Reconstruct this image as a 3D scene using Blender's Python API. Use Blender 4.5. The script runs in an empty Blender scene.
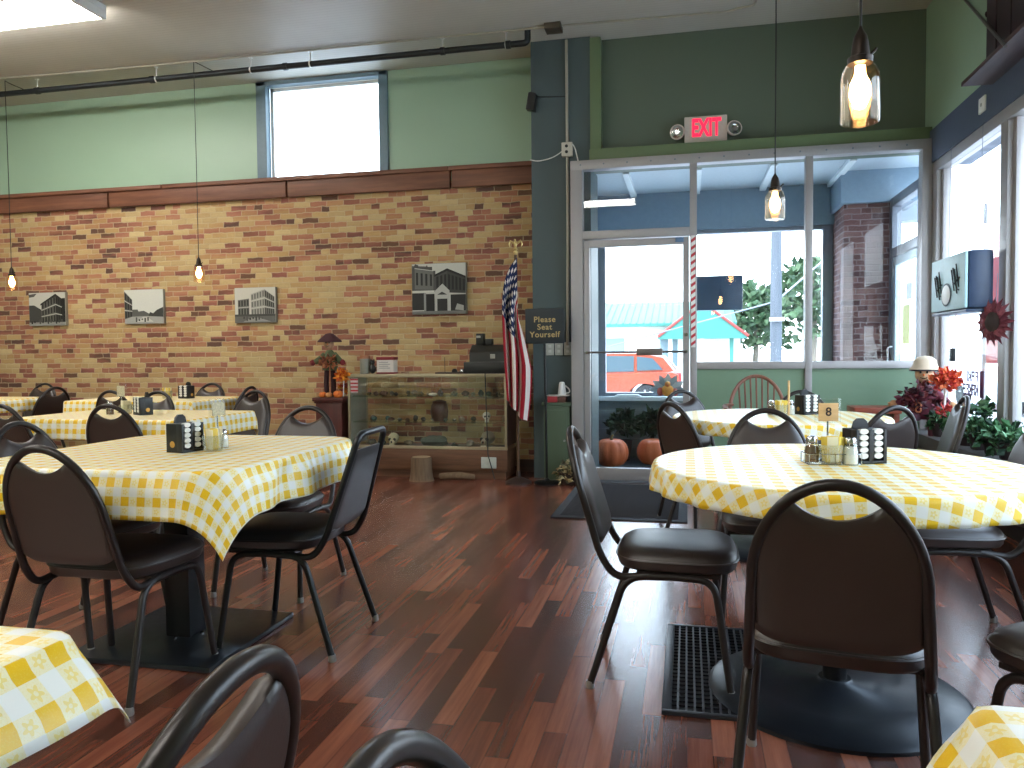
import bpy, bmesh, math, random
from mathutils import Vector, Matrix, Euler
random.seed(7)
PI = math.pi
SC = bpy.context.scene
COL = SC.collection
sin, cos = math.sin, math.cos
R = math.radians

# ------------------------------------------------------------------ camera
EYE = Vector((0, 0, 1.14))
FPX = 782.1
_y, _p, _r = R(12.64), R(-2.30), R(-0.55)
_f = Vector((-sin(_y)*cos(_p), cos(_y)*cos(_p), sin(_p)))
_ri = Vector((cos(_y), sin(_y), 0)); _u = _ri.cross(_f)
_ri, _u = _ri*cos(_r) + _u*sin(_r), _u*cos(_r) - _ri*sin(_r)
cd = bpy.data.cameras.new('camera'); cam = bpy.data.objects.new('camera', cd); COL.objects.link(cam)
cd.sensor_width = 36; cd.lens = 36*FPX/1024; cd.clip_start = .02; cd.clip_end = 500
cam.matrix_world = Matrix(((_ri.x, _u.x, -_f.x, EYE.x), (_ri.y, _u.y, -_f.y, EYE.y), (_ri.z, _u.z, -_f.z, EYE.z), (0, 0, 0, 1)))
SC.camera = cam
def at(px, py, Y):
    d = _f + _ri*((px-512)/FPX) - _u*((py-384)/FPX)
    return EYE + d*(Y/d.y)

# ------------------------------------------------------------------ materials
def lin(c):
    c = c/255
    return c/12.92 if c <= .04045 else ((c+.055)/1.055)**2.4
def rgb(r, g, b): return (lin(r), lin(g), lin(b), 1)
class T:
    """tiny node-tree builder"""
    def __init__(s, name):
        s.m = bpy.data.materials.new(name); s.m.use_nodes = True
        s.t = s.m.node_tree; s.t.nodes.clear()
        s.out = s.t.nodes.new('ShaderNodeOutputMaterial')
    def n(s, typ, **k):
        nd = s.t.nodes.new('ShaderNode'+typ)
        for a, v in k.items(): setattr(nd, a, v)
        return nd
    def put(s, sock, v):
        if isinstance(v, bpy.types.NodeSocket): s.t.links.new(v, sock)
        else: sock.default_value = v
    def math(s, op, a, b=0.0, c=None):
        nd = s.n('Math', operation=op); s.put(nd.inputs[0], a); s.put(nd.inputs[1], b)
        if c is not None: s.put(nd.inputs[2], c)
        return nd.outputs[0]
    def mix(s, f, a, b, blend='MIX'):
        nd = s.n('MixRGB', blend_type=blend); s.put(nd.inputs[0], f); s.put(nd.inputs[1], a); s.put(nd.inputs[2], b)
        return nd.outputs[0]
    def ramp(s, f, stops, interp='LINEAR'):
        nd = s.n('ValToRGB'); cr = nd.color_ramp; cr.interpolation = interp
        while len(cr.elements) > 1: cr.elements.remove(cr.elements[-1])
        cr.elements[0].position, cr.elements[0].color = stops[0]
        for p, c in stops[1:]:
            e = cr.elements.new(p); e.color = c
        s.put(nd.inputs[0], f); return nd.outputs[0]
    def noise(s, vec, scale, detail=3, rough=.55):
        nd = s.n('TexNoise'); s.put(nd.inputs['Vector'], vec); nd.inputs['Scale'].default_value = scale
        nd.inputs['Detail'].default_value = detail; nd.inputs['Roughness'].default_value = rough
        return nd.outputs[0]
    def white(s, a, b=0.0):
        c = s.n('CombineXYZ'); s.put(c.inputs[0], a); s.put(c.inputs[1], b)
        nd = s.n('TexWhiteNoise', noise_dimensions='3D'); s.t.links.new(c.outputs[0], nd.inputs['Vector'])
        return nd.outputs['Value']
    def vec(s, x, y, z=0.0):
        c = s.n('CombineXYZ'); s.put(c.inputs[0], x); s.put(c.inputs[1], y); s.put(c.inputs[2], z); return c.outputs[0]
    def obj(s): return s.n('TexCoord').outputs['Object']
    def uv(s): return s.n('TexCoord').outputs['UV']
    def xyz(s, v):
        nd = s.n('SeparateXYZ'); s.put(nd.inputs[0], v); return nd.outputs
    def bump(s, h, strength=.3, dist=.01):
        nd = s.n('Bump'); s.put(nd.inputs['Height'], h); nd.inputs['Strength'].default_value = strength; nd.inputs['Distance'].default_value = dist
        return nd.outputs[0]
    def bsdf(s, color, rough=.5, metal=0, spec=.5, normal=None, coat=0, sheen=0, **k):
        b = s.n('BsdfPrincipled'); s.put(b.inputs['Base Color'], color); s.put(b.inputs['Roughness'], rough)
        b.inputs['Metallic'].default_value = metal; b.inputs['Specular IOR Level'].default_value = spec
        b.inputs['Coat Weight'].default_value = coat; b.inputs['Coat Roughness'].default_value = .15
        if normal is not None: s.put(b.inputs['Normal'], normal)
        for a, v in k.items(): s.put(b.inputs[a.replace('_', ' ')], v)
        s.t.links.new(b.outputs[0], s.out.inputs[0]); _M.setdefault(s.m.name, s.m); return s.m
_M = {}
def M(name, color=None, rough=.5, metal=0, spec=.5, coat=0, var=.12, scale=30, bump=0.0):
    """plain procedural paint / plastic / metal with slight noise variation"""
    if name in _M: return _M[name]
    t = T(name); o = t.obj(); nz = t.noise(o, scale, 3)
    dark = tuple(c*(1-var) for c in color[:3])+(1,); light = tuple(min(1, c*(1+var)) for c in color[:3])+(1,)
    c = t.mix(nz, dark, light)
    rr = t.math('MULTIPLY_ADD', nz, .12, max(0.02, rough-.06))
    nm = t.bump(nz, bump, .004) if bump else None
    _M[name] = t.bsdf(c, rr, metal, spec, nm, coat); return _M[name]
def glow(name, color, strength):
    if name in _M: return _M[name]
    t = T(name); e = t.n('Emission'); e.inputs[0].default_value = color; e.inputs[1].default_value = strength
    t.t.links.new(e.outputs[0], t.out.inputs[0]); _M[name] = t.m; return t.m
def glassm(name, tint=(1, 1, 1, 1), refl=.06, rough=.0, ior=1.25):
    if name in _M: return _M[name]
    t = T(name); a = t.n('BsdfTransparent'); a.inputs[0].default_value = tint
    g = t.n('BsdfGlossy'); g.inputs[0].default_value = (1, 1, 1, 1); g.inputs['Roughness'].default_value = rough
    ge = t.n('NewGeometry'); dp = t.n('VectorMath', operation='DOT_PRODUCT')
    t.t.links.new(ge.outputs['Normal'], dp.inputs[0]); t.t.links.new(ge.outputs['Incoming'], dp.inputs[1])
    k = t.math('POWER', t.math('SUBTRACT', 1.0, t.math('ABSOLUTE', dp.outputs['Value'])), 5.0)
    f = t.math('MINIMUM', t.math('MULTIPLY_ADD', k, .6, refl*.4), .5)
    mx = t.n('MixShader'); t.put(mx.inputs[0], f); t.t.links.new(a.outputs[0], mx.inputs[1]); t.t.links.new(g.outputs[0], mx.inputs[2])
    t.t.links.new(mx.outputs[0], t.out.inputs[0]); _M[name] = t.m; return t.m
def vcol(name='painted_colours', rough=.6, spec=.4):
    if name in _M: return _M[name]
    t = T(name); a = t.n('Attribute'); a.attribute_name = 'Col'
    nz = t.noise(t.obj(), 60, 2)
    c = t.mix(t.math('MULTIPLY', nz, .25), a.outputs[0], t.mix(1.0, a.outputs[0], (.55, .55, .55, 1), 'MULTIPLY'))
    _M[name] = t.bsdf(c, rough, 0, spec); return _M[name]

# ------------------------------------------------------------------ mesh builder
class MB:
    def __init__(s): s.v = []; s.f = []; s.c = []; s.uv = {}; s.cur = (1, 1, 1, 1); s.xf = None
    def pt(s, p):
        p = Vector(p)
        if s.xf is not None: p = s.xf @ p
        s.v.append(p[:]); return len(s.v)-1
    def face(s, idx): s.f.append(tuple(idx)); s.c.append(s.cur)
    def box(s, a, b, bev=0.0):
        (x0, y0, z0), (x1, y1, z1) = a, b
        x0, x1 = min(x0, x1), max(x0, x1); y0, y1 = min(y0, y1), max(y0, y1); z0, z1 = min(z0, z1), max(z0, z1)
        if bev <= 0:
            i = [s.pt(p) for p in ((x0,y0,z0),(x1,y0,z0),(x1,y1,z0),(x0,y1,z0),(x0,y0,z1),(x1,y0,z1),(x1,y1,z1),(x0,y1,z1))]
            for q in ((0,3,2,1),(4,5,6,7),(0,1,5,4),(1,2,6,5),(2,3,7,6),(3,0,4,7)): s.face([i[k] for k in q])
        else:
            bev = min(bev, (x1-x0)*.45, (y1-y0)*.45, (z1-z0)*.45)
            bm = bmesh.new(); bmesh.ops.create_cube(bm, size=1)
            for v in bm.verts: v.co = Vector(((x0+x1)/2+v.co.x*(x1-x0), (y0+y1)/2+v.co.y*(y1-y0), (z0+z1)/2+v.co.z*(z1-z0)))
            bmesh.ops.bevel(bm, geom=list(bm.edges), offset=bev, segments=2, profile=.6, affect='EDGES')
            s.addbm(bm)
        return s
    def addbm(s, bm):
        bm.verts.index_update(); off = len(s.v)
        for v in bm.verts: s.pt(v.co)
        for f in bm.faces: s.face([off+v.index for v in f.verts])
        bm.free(); return s
    def tube(s, pts, r, n=8, closed=False, cap=True, flat=1.0):
        pts = [Vector(p) for p in pts]; N = len(pts)
        rs = r if isinstance(r, (list, tuple)) else [r]*N
        def tan(i):
            if closed: return (pts[(i+1) % N]-pts[i-1]).normalized()
            return (pts[min(i+1, N-1)]-pts[max(i-1, 0)]).normalized()
        t0 = tan(0); up = Vector((0, 0, 1)) if abs(t0.z) < .9 else Vector((0, 1, 0))
        a = t0.cross(up).normalized(); rings = []
        for i in range(N):
            t = tan(i); a = (a - t*a.dot(t)).normalized(); b = t.cross(a)
            rings.append([s.pt(pts[i]+(a*cos(2*PI*k/n)+b*flat*sin(2*PI*k/n))*rs[i]) for k in range(n)])
        for i in range(N if closed else N-1):
            A, B = rings[i], rings[(i+1) % N]
            for k in range(n): s.face((A[k], A[(k+1) % n], B[(k+1) % n], B[k]))
        if cap and not closed: s.face(rings[0][::-1]); s.face(rings[-1])
        return s
    def lathe(s, prof, n=20, c=(0, 0, 0), sx=1, sy=1):
        rings = []
        for r, z in prof:
            if r < 1e-6: rings.append([s.pt((c[0], c[1], c[2]+z))])
            else: rings.append([s.pt((c[0]+r*sx*cos(2*PI*k/n), c[1]+r*sy*sin(2*PI*k/n), c[2]+z)) for k in range(n)])
        for A, B in zip(rings, rings[1:]):
            for k in range(n):
                j = (k+1) % n
                if len(A) == 1 and len(B) == 1: continue
                if len(A) == 1: s.face((A[0], B[j], B[k]))
                elif len(B) == 1: s.face((A[k], A[j], B[0]))
                else: s.face((A[k], A[j], B[j], B[k]))
        if len(rings[0]) > 1: s.face(rings[0][::-1])
        if len(rings[-1]) > 1: s.face(rings[-1])
        return s
    def prism(s, poly, h0, h1, axis='z'):
        """poly in 2-D, extruded along axis"""
        def q(p, h): return {'z': (p[0], p[1], h), 'y': (p[0], h, p[1]), 'x': (h, p[0], p[1])}[axis]
        A = [s.pt(q(p, h0)) for p in poly]; B = [s.pt(q(p, h1)) for p in poly]; n = len(poly)
        s.face(A[::-1]); s.face(B)
        for k in range(n): s.face((A[k], A[(k+1) % n], B[(k+1) % n], B[k]))
        return s
    def blob(s, c, r, seg=12, ring=8, jit=0.0, sq=2.0):
        r = (r, r, r) if not isinstance(r, (tuple, list)) else r
        def pw(v): return math.copysign(abs(v)**(2/sq), v)
        rows = []
        for i in range(ring+1):
            th = PI*i/ring; row = []
            for k in range(1 if i in (0, ring) else seg):
                ph = 2*PI*k/seg; j = 1+random.uniform(-jit, jit)
                row.append(s.pt((c[0]+r[0]*j*pw(sin(th))*pw(cos(ph)), c[1]+r[1]*j*pw(sin(th))*pw(sin(ph)), c[2]+r[2]*j*pw(cos(th)))))
            rows.append(row)
        for A, B in zip(rows, rows[1:]):
            for k in range(seg):
                j = (k+1) % seg
                if len(A) == 1: s.face((A[0], B[k], B[j]))
                elif len(B) == 1: s.face((A[k], B[0], A[j]))
                else: s.face((A[k], B[k], B[j], A[j]))
        return s
    def grid(s, fn, nu, nv, uvfn=None):
        base = len(s.v)
        for j in range(nv+1):
            for i in range(nu+1):
                k = s.pt(fn(i/nu, j/nv))
                if uvfn: s.uv[k] = uvfn(i/nu, j/nv)
        for j in range(nv):
            for i in range(nu):
                a = base+j*(nu+1)+i; s.face((a, a+1, a+nu+2, a+nu+1))
        return s
    def build(s, name, mat, parent=None, smooth=True, angle=40, loc=None):
        me = bpy.data.meshes.new(name); me.from_pydata(s.v, [], s.f); me.validate(); me.update()
        bm = bmesh.new(); bm.from_mesh(me); bmesh.ops.recalc_face_normals(bm, faces=bm.faces); bm.to_mesh(me); bm.free()
        if any(c != (1, 1, 1, 1) for c in s.c) and len(me.polygons) == len(s.c):
            at_ = me.color_attributes.new('Col', 'FLOAT_COLOR', 'CORNER')
            for p in me.polygons:
                for li in p.loop_indices: at_.data[li].color = s.c[p.index]
        if s.uv:
            ul = me.uv_layers.new(name='UVMap')
            for l in me.loops: ul.data[l.index].uv = s.uv.get(l.vertex_index, (0, 0))
        if smooth:
            me.shade_smooth(); me.set_sharp_from_angle(angle=R(angle))
        me.materials.append(mat)
        o = bpy.data.objects.new(name, me); COL.objects.link(o)
        if parent is not None: o.parent = parent
        if loc is not None: o.location = loc
        return o
def fillet(pts, r, seg=5):
    pts = [Vector(p) for p in pts]; out = [pts[0]]
    for a, b, c in zip(pts, pts[1:], pts[2:]):
        d1 = (a-b); d2 = (c-b); l = min(r, d1.length*.48, d2.length*.48)
        p1 = b+d1.normalized()*l; p2 = b+d2.normalized()*l
        for k in range(seg+1):
            t = k/seg; out.append(p1*(1-t)**2+b*2*t*(1-t)+p2*t*t)
    out.append(pts[-1]); return out

# ------------------------------------------------------------------ scene-graph helpers
def tag(o, label=None, cat=None, group=None, kind=None):
    if label: o['label'] = label
    if cat: o['category'] = cat
    if group: o['group'] = group
    if kind: o['kind'] = kind
    return o
def thing(name, label, cat, loc=(0, 0, 0), rz=0.0, group=None):
    o = bpy.data.objects.new(name, None); COL.objects.link(o); o.empty_display_size = .1
    o.location = loc; o.rotation_euler = (0, 0, rz); return tag(o, label, cat, group)
def struct(o): o['kind'] = 'structure'; return o
CH = {}
def kids(o): return [c for c in bpy.data.objects if c.parent == o]
def copy_tree(o, parent=None):
    c = o.copy(); COL.objects.link(c)
    if parent is not None: c.parent = parent
    for ch in kids(o): copy_tree(ch, c)
    return c
def dup(root, loc, rz, label=None, group=None):
    c = copy_tree(root); c.location = loc; c.rotation_euler = (0, 0, rz)
    if label: c['label'] = label
    if group: c['group'] = group
    return c
def text_mb(txt, size, depth, xf, bold=0.0, mirror=False, spacing=1.0):
    cu = bpy.data.curves.new('lettering', 'FONT'); cu.body = txt; cu.size = size; cu.align_x = 'CENTER'; cu.align_y = 'CENTER'
    cu.extrude = depth/2; cu.offset = bold; cu.space_character = spacing; cu.space_line = .95
    o = bpy.data.objects.new('lettering', cu); COL.objects.link(o)
    bpy.context.view_layer.update()
    me = bpy.data.meshes.new_from_object(o.evaluated_get(bpy.context.evaluated_depsgraph_get()))
    mb = MB(); mb.xf = xf
    for v in me.vertices: mb.pt((-v.co.x if mirror else v.co.x, v.co.y, v.co.z))
    for p in me.polygons: mb.face(list(p.vertices))
    bpy.data.objects.remove(o); bpy.data.curves.remove(cu); bpy.data.meshes.remove(me)
    return mb
FACE_Y = Matrix(((1, 0, 0, 0), (0, 0, -1, 0), (0, 1, 0, 0), (0, 0, 0, 1)))   # text x->x, y->z, front looks to -Y
# ------------------------------------------------------------------ surfaces of the room
def m_brick(name, tan=True):
    t = T(name); o = t.obj(); x, y, z = t.xyz(o)
    if not tan: x = t.math('ADD', x, y)
    nz = t.noise(o, 13, 3); w = t.math('MULTIPLY_ADD', nz, .024, -.012)
    zz = t.math('DIVIDE', t.math('ADD', z, w), .0535); row = t.math('FLOOR', zz); fz = t.math('FRACT', zz)
    jit = t.math('MULTIPLY', t.white(row, 3.1), .35)
    xx = t.math('ADD', t.math('DIVIDE', t.math('ADD', x, w), .178), t.math('MULTIPLY_ADD', t.math('MODULO', row, 2.0), .5, jit))
    col = t.math('FLOOR', xx); fx = t.math('FRACT', xx)
    # some bricks are headers: split in half
    hd = t.math('GREATER_THAN', t.white(t.math('ADD', col, 17.3), row), .78)
    half = t.math('MULTIPLY', hd, t.math('GREATER_THAN', fx, .5)); col2 = t.math('MULTIPLY_ADD', half, .37, col)
    fx2 = t.math('MULTIPLY', fx, t.math('ADD', hd, 1.0)); fxf = t.math('FRACT', fx2)
    ex = t.math('MINIMUM', fxf, t.math('SUBTRACT', 1.0, fxf)); ez = t.math('MINIMUM', fz, t.math('SUBTRACT', 1.0, fz))
    fac = t.math('MINIMUM', t.math('MULTIPLY', ex, .178), t.math('MULTIPLY', ez, .0535))
    mort = t.ramp(fac, [(0.0, (1, 1, 1, 1)), (.0022, (1, 1, 1, 1)), (.0055, (0, 0, 0, 1))])
    rnd = t.white(col2, row); rnd2 = t.white(col2, t.math('ADD', row, 91.0))
    cl = t.noise(t.vec(t.math('MULTIPLY', x, .55), t.math('MULTIPLY', z, 3.2), 0), 1.6, 3, .6)
    v = t.math('ADD', t.math('MULTIPLY', rnd, .62), t.math('MULTIPLY', cl, .76))
    if tan:
        c = t.ramp(v, [(.1, rgb(226, 212, 176)), (.32, rgb(219, 198, 148)), (.48, rgb(211, 186, 138)), (.60, rgb(207, 176, 124)), (.70, rgb(199, 156, 112)), (.77, rgb(194, 138, 110)), (.85, rgb(180, 120, 100)), (.93, rgb(158, 102, 90)), (.98, rgb(130, 88, 78)), (1, rgb(106, 78, 70))])
        mc = rgb(196, 178, 144)
    else:
        c = t.ramp(v, [(0, rgb(150, 122, 118)), (.5, rgb(128, 98, 96)), (.75, rgb(108, 76, 76)), (1, rgb(80, 56, 60))]); mc = rgb(150, 140, 142)
    c = t.mix(t.math('MULTIPLY', rnd2, .28), c, rgb(150, 112, 70) if tan else rgb(95, 70, 72))
    fine = t.noise(o, 55, 4, .7); c = t.mix(t.math('MULTIPLY', fine, .5), c, t.mix(1.0, c, (.55, .5, .45, 1), 'MULTIPLY'))
    big = t.noise(o, 1.3, 2); c = t.mix(t.math('MULTIPLY', big, .25), c, t.mix(1.0, c, (.75, .66, .55, 1), 'MULTIPLY'))
    c = t.mix(t.math('MULTIPLY', mort, .75), c, mc)
    h = t.math('ADD', t.math('MULTIPLY', fine, .25), t.math('SUBTRACT', 1.0, mort))
    return t.bsdf(c, .8, 0, .25, t.bump(h, .55, .006))
def m_floor():
    t = T('plank_floor'); o = t.obj(); x, y, z = t.xyz(o)
    xx = t.math('DIVIDE', x, .070); col = t.math('FLOOR', xx); fx = t.math('FRACT', xx)
    yy = t.math('ADD', t.math('DIVIDE', y, .60), t.math('MULTIPLY', t.white(col, 5.5), 7.0)); row = t.math('FLOOR', yy); fy = t.math('FRACT', yy)
    rnd = t.white(col, row); off = t.math('MULTIPLY', rnd, 40.0)
    g = t.noise(t.vec(t.math('MULTIPLY_ADD', x, 34.0, off), t.math('MULTIPLY', y, 1.7), off), 1.0, 5, .65)
    g2 = t.noise(t.vec(t.math('MULTIPLY_ADD', x, 150.0, off), t.math('MULTIPLY', y, 2.2), off), 1.0, 3, .6)
    v = t.math('ADD', t.math('MULTIPLY', rnd, .42), t.math('ADD', t.math('MULTIPLY', g, .58), t.math('MULTIPLY', g2, .12)))
    c = t.ramp(v, [(.22, rgb(54, 33, 27)), (.42, rgb(88, 50, 39)), (.6, rgb(122, 68, 51)), (.78, rgb(150, 90, 67)), (1, rgb(172, 116, 88))])
    e = t.math('MINIMUM', t.math('MULTIPLY', t.math('MINIMUM', fx, t.math('SUBTRACT', 1.0, fx)), .070), t.math('MULTIPLY', t.math('MINIMUM', fy, t.math('SUBTRACT', 1.0, fy)), .60))
    seam = t.ramp(e, [(0, (1, 1, 1, 1)), (.0012, (1, 1, 1, 1)), (.003, (0, 0, 0, 1))])
    c = t.mix(t.math('MULTIPLY', seam, .45), c, rgb(40, 22, 18))
    ro = t.math('MULTIPLY_ADD', g2, .06, .21)
    return t.bsdf(c, ro, 0, 1.0, t.bump(t.math('SUBTRACT', g2, t.math('MULTIPLY', seam, 1.5)), .03, .0015))
def m_ceiling():
    t = T('painted_board_ceiling'); o = t.obj(); x, y, z = t.xyz(o)
    f = t.math('FRACT', t.math('DIVIDE', y, .045)); e = t.math('MINIMUM', f, t.math('SUBTRACT', 1.0, f))
    seam = t.ramp(e, [(0, (1, 1, 1, 1)), (.12, (0, 0, 0, 1))])
    c = t.mix(t.noise(o, 2.2, 4), rgb(188, 184, 174), rgb(208, 204, 194)); c = t.mix(t.math('MULTIPLY', seam, .22), c, rgb(120, 112, 98))
    return t.bsdf(c, .48, 0, .4, t.bump(t.math('SUBTRACT', 1.0, seam), .35, .004))
def m_paint(name, col, rough=.42):
    t = T(name); o = t.obj(); n1 = t.noise(o, 1.6, 4); n2 = t.noise(o, 26, 4)
    c = t.mix(t.math('MULTIPLY', n1, .5), col, tuple(a*.86 for a in col[:3])+(1,))
    return t.bsdf(c, t.math('MULTIPLY_ADD', n1, .14, rough-.05), 0, .45, t.bump(n2, .16, .006))
def m_wood(name, a, b, rough=.45, along='x', sc=1.0):
    t = T(name); o = t.obj(); x, y, z = t.xyz(o); s = {'x': (2, 26, 26), 'y': (26, 2, 26), 'z': (26, 26, 2)}[along]
    v = t.vec(t.math('MULTIPLY', x, s[0]*sc), t.math('MULTIPLY', y, s[1]*sc), t.math('MULTIPLY', z, s[2]*sc))
    n = t.noise(v, 1.0, 4, .65); c = t.ramp(n, [(.3, a), (.7, b)])
    return t.bsdf(c, rough, 0, .4, t.bump(n, .12, .003))
def m_cloth():
    t = T('yellow_checked_vinyl'); u, v, _ = t.xyz(t.uv())
    P = .060
    def band(s):
        f = t.math('FRACT', t.math('DIVIDE', s, P)); return t.math('LESS_THAN', f, .5), f
    bu, fu = band(u); bv, fv = band(v); both = t.math('MULTIPLY', bu, bv); any_ = t.math('SUBTRACT', t.math('MAXIMUM', bu, bv), both)
    # little flowers printed on the half-tone squares
    def cen(f): return t.math('SUBTRACT', t.math('FRACT', t.math('MULTIPLY', f, 2.0)), .5)
    cu, cv = cen(fu), cen(fv); rr = t.math('SQRT', t.math('ADD', t.math('POWER', cu, 2.0), t.math('POWER', cv, 2.0)))
    an = t.math('ARCTAN2', cv, cu); pet = t.math('MULTIPLY_ADD', t.math('COSINE', t.math('MULTIPLY', an, 5.0)), .09, .27)
    fl = t.math('MULTIPLY', t.math('LESS_THAN', rr, pet), t.math('GREATER_THAN', rr, .1))
    spk = t.math('GREATER_THAN', t.noise(t.vec(u, v, 0), 420, 2), .56)
    yel = rgb(244, 196, 28); pale = rgb(247, 226, 142); wht = rgb(247, 246, 238)
    c = t.mix(any_, wht, t.mix(t.math('MAXIMUM', fl, t.math('MULTIPLY', spk, .45)), rgb(250, 240, 200), pale))
    c = t.mix(both, c, t.mix(t.math('MULTIPLY', spk, .35), yel, rgb(248, 214, 84)))
    n = t.noise(t.vec(u, v, 0), 900, 2)
    wv = t.math('SINE', t.math('MULTIPLY', v, 180.0))
    return t.bsdf(c, .36, 0, .42, t.bump(t.math('ADD', n, t.math('MULTIPLY', wv, .4)), .08, .002))
def m_vinyl(name, col, rough=.36):
    t = T(name); o = t.obj(); n = t.noise(o, 210, 3); n1 = t.noise(o, 6, 3)
    c = t.mix(n1, tuple(a*.8 for a in col[:3])+(1,), col)
    return t.bsdf(c, t.math('MULTIPLY_ADD', n1, .12, rough-.06), 0, .75, t.bump(n, .10, .002))
MAT = {}
MAT['brick'] = m_brick('old_tan_brick'); MAT['pier'] = m_brick('weathered_brick', False)
MAT['floor'] = m_floor(); MAT['ceiling'] = m_ceiling()
MAT['green'] = m_paint('sage_green_paint', rgb(162, 190, 164), .36)
MAT['header'] = m_paint('shaded_sage_paint', rgb(98, 110, 94), .5)  # sage wall green, colour darkened to paint in the header's backlit shade
MAT['infill'] = m_paint('sage_panel_paint', rgb(124, 152, 126), .5)
MAT['ledge'] = m_paint('moss_green_trim', rgb(106, 124, 90), .45)
MAT['slate'] = m_paint('slate_column_paint', rgb(78, 92, 94), .5)
MAT['band'] = m_paint('slate_blue_band', rgb(74, 84, 104), .5)
MAT['trimwood'] = m_wood('red_brown_beam', rgb(98, 60, 46), rgb(140, 92, 68), .5, 'x', .6)
MAT['alu'] = M('anodised_aluminium', rgb(166, 162, 162), .42, .35, .5, var=.05)
MAT['alud'] = M('grey_window_metal', rgb(120, 128, 140), .4, .3, .5, var=.06)
MAT['glass'] = glassm('window_glass')
MAT['clear'] = glassm('clear_glassware', (.96, .97, .96, 1), .12, .02, 1.4)
MAT['jar'] = glassm('thick_jar_glass', (.86, .88, .86, 1), .35, .03, 1.4)
MAT['cloth'] = m_cloth()
MAT['vinyl'] = m_vinyl('dark_brown_vinyl', rgb(58, 47, 43), .40)
MAT['vinylb'] = m_vinyl('black_vinyl', rgb(34, 33, 34), .36)
MAT['frame'] = M('brown_black_metal', rgb(42, 35, 33), .34, .2, .5, var=.1)
MAT['frameb'] = M('black_metal', rgb(22, 22, 24), .34, .2, .5, var=.1)
MAT['rubber'] = M('grey_foot_cap', rgb(150, 146, 140), .4, .5)
MAT['black'] = M('black_plastic', rgb(22, 22, 24), .4)
MAT['blackmat'] = M('black_rubber', rgb(30, 31, 36), .7, bump=.3)
MAT['white'] = M('white_plastic', rgb(232, 232, 228), .4, var=.04)
MAT['chrome'] = M('polished_steel', rgb(190, 190, 192), .2, 1.0, var=.05)
MAT['gold'] = M('gold_lettering', rgb(184, 160, 108), .5, .1)
MAT['vc'] = vcol()

# ------------------------------------------------------------------ room shell
CEIL = 3.9; YB = 7.3; YD = 6.85; XL = -10.2; YN = -4.6; XR = 1.9
def slab(name, a, b, mat, bev=0): return struct(MB().box(a, b, bev).build(name, mat))
slab('floor', (XL-.2, YN-.2, -.12), (2.3, 7.5, 0), MAT['floor'])
slab('ceiling', (XL-.2, YN-.2, CEIL), (2.3, 7.5, CEIL+.15), MAT['ceiling'])
slab('wall_left', (XL-.2, YN-.2, 0), (XL, 7.5, CEIL), MAT['green'])
slab('wall_rear', (XL, YN-.2, 0), (2.3, YN, CEIL), MAT['green'])
slab('wall_brick', (XL, YB, 0), (-1.2, YB+.25, 2.80), MAT['brick'])
# painted wall above, with the window opening left free
wx0, wx1, wz0 = -4.26, -2.85, 2.88
g = MB(); g.box((XL, YB, 2.80), (wx0, YB+.25, CEIL)); g.box((wx1, YB, 2.80), (-1.2, YB+.25, CEIL)); g.box((wx0, YB, 2.80), (wx1, YB+.25, wz0))
struct(g.build('wall_upper', MAT['green']))
g = MB()
for x0, x1 in ((XL, -6.02), (-6.00, -3.94), (-3.92, -2.22), (-2.20, -1.37)): g.box((x0, YB-.05, 2.725), (x1, YB-.001, 2.905), .006)
struct(g.build('trim_1', MAT['trimwood']))
g = MB()
for x0, x1 in ((XL, -5.35), (-5.34, -2.23), (-2.225, -1.37)): g.box((x0, YB-.075, 2.885), (x1, YB-.001, 2.925), .004)
struct(g.build('trim_2', MAT['trimwood']))
slab('baseboard_brick', (XL, YB-.02, 0), (-1.37, YB-.001, .12), m_wood('dark_baseboard', rgb(48, 30, 26), rgb(70, 44, 36), .4))
# window 1: the bright high window
w = struct(bpy.data.objects.new('window_1', None)); COL.objects.link(w)
g = MB(); fz = CEIL-.005
g.box((wx0, YB-.03, wz0), (wx0+.11, YB+.06, fz), .006); g.box((wx1-.09, YB-.03, wz0), (wx1, YB+.06, fz), .006); g.box((wx0, YB-.03, fz-.045), (wx1, YB+.06, fz), .006)
g.box((wx0+.11, YB+.0, wz0), (wx1-.09, YB+.06, wz0+.03))
g.build('window_frame', M('blue_grey_window_paint', rgb(112, 134, 146), .45), w)
g = MB(); a, b, c_, d = wx0+.11, wx1-.09, wz0+.03, fz-.045
g.box((a, YB+.06, c_), (a+.035, YB+.1, d)); g.box((b-.035, YB+.06, c_), (b, YB+.1, d)); g.box((a, YB+.06, c_), (b, YB+.1, c_+.035)); g.box((a, YB+.06, d-.035), (b, YB+.1, d))
g.build('sash', MAT['white'], w)
MB().box((a+.03, YB+.075, c_+.03), (b-.03, YB+.081, d-.03)).build('pane', MAT['glass'], w)
# column by the door
slab('wall_column', (-1.36, 6.95, 0), (-.83, 7.5, CEIL), MAT['slate'])
slab('trim_3', (-.83, 6.93, 2.90), (-.735, 7.06, CEIL-.02), MAT['ledge'])
slab('trim_4', (-.83, 6.86, 2.795), (1.9, 7.06, 2.90), MAT['ledge'], .004)
slab('wall_entrance', (-.83, 7.06, 2.78), (2.3, 7.3, CEIL), MAT['header'])

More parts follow.
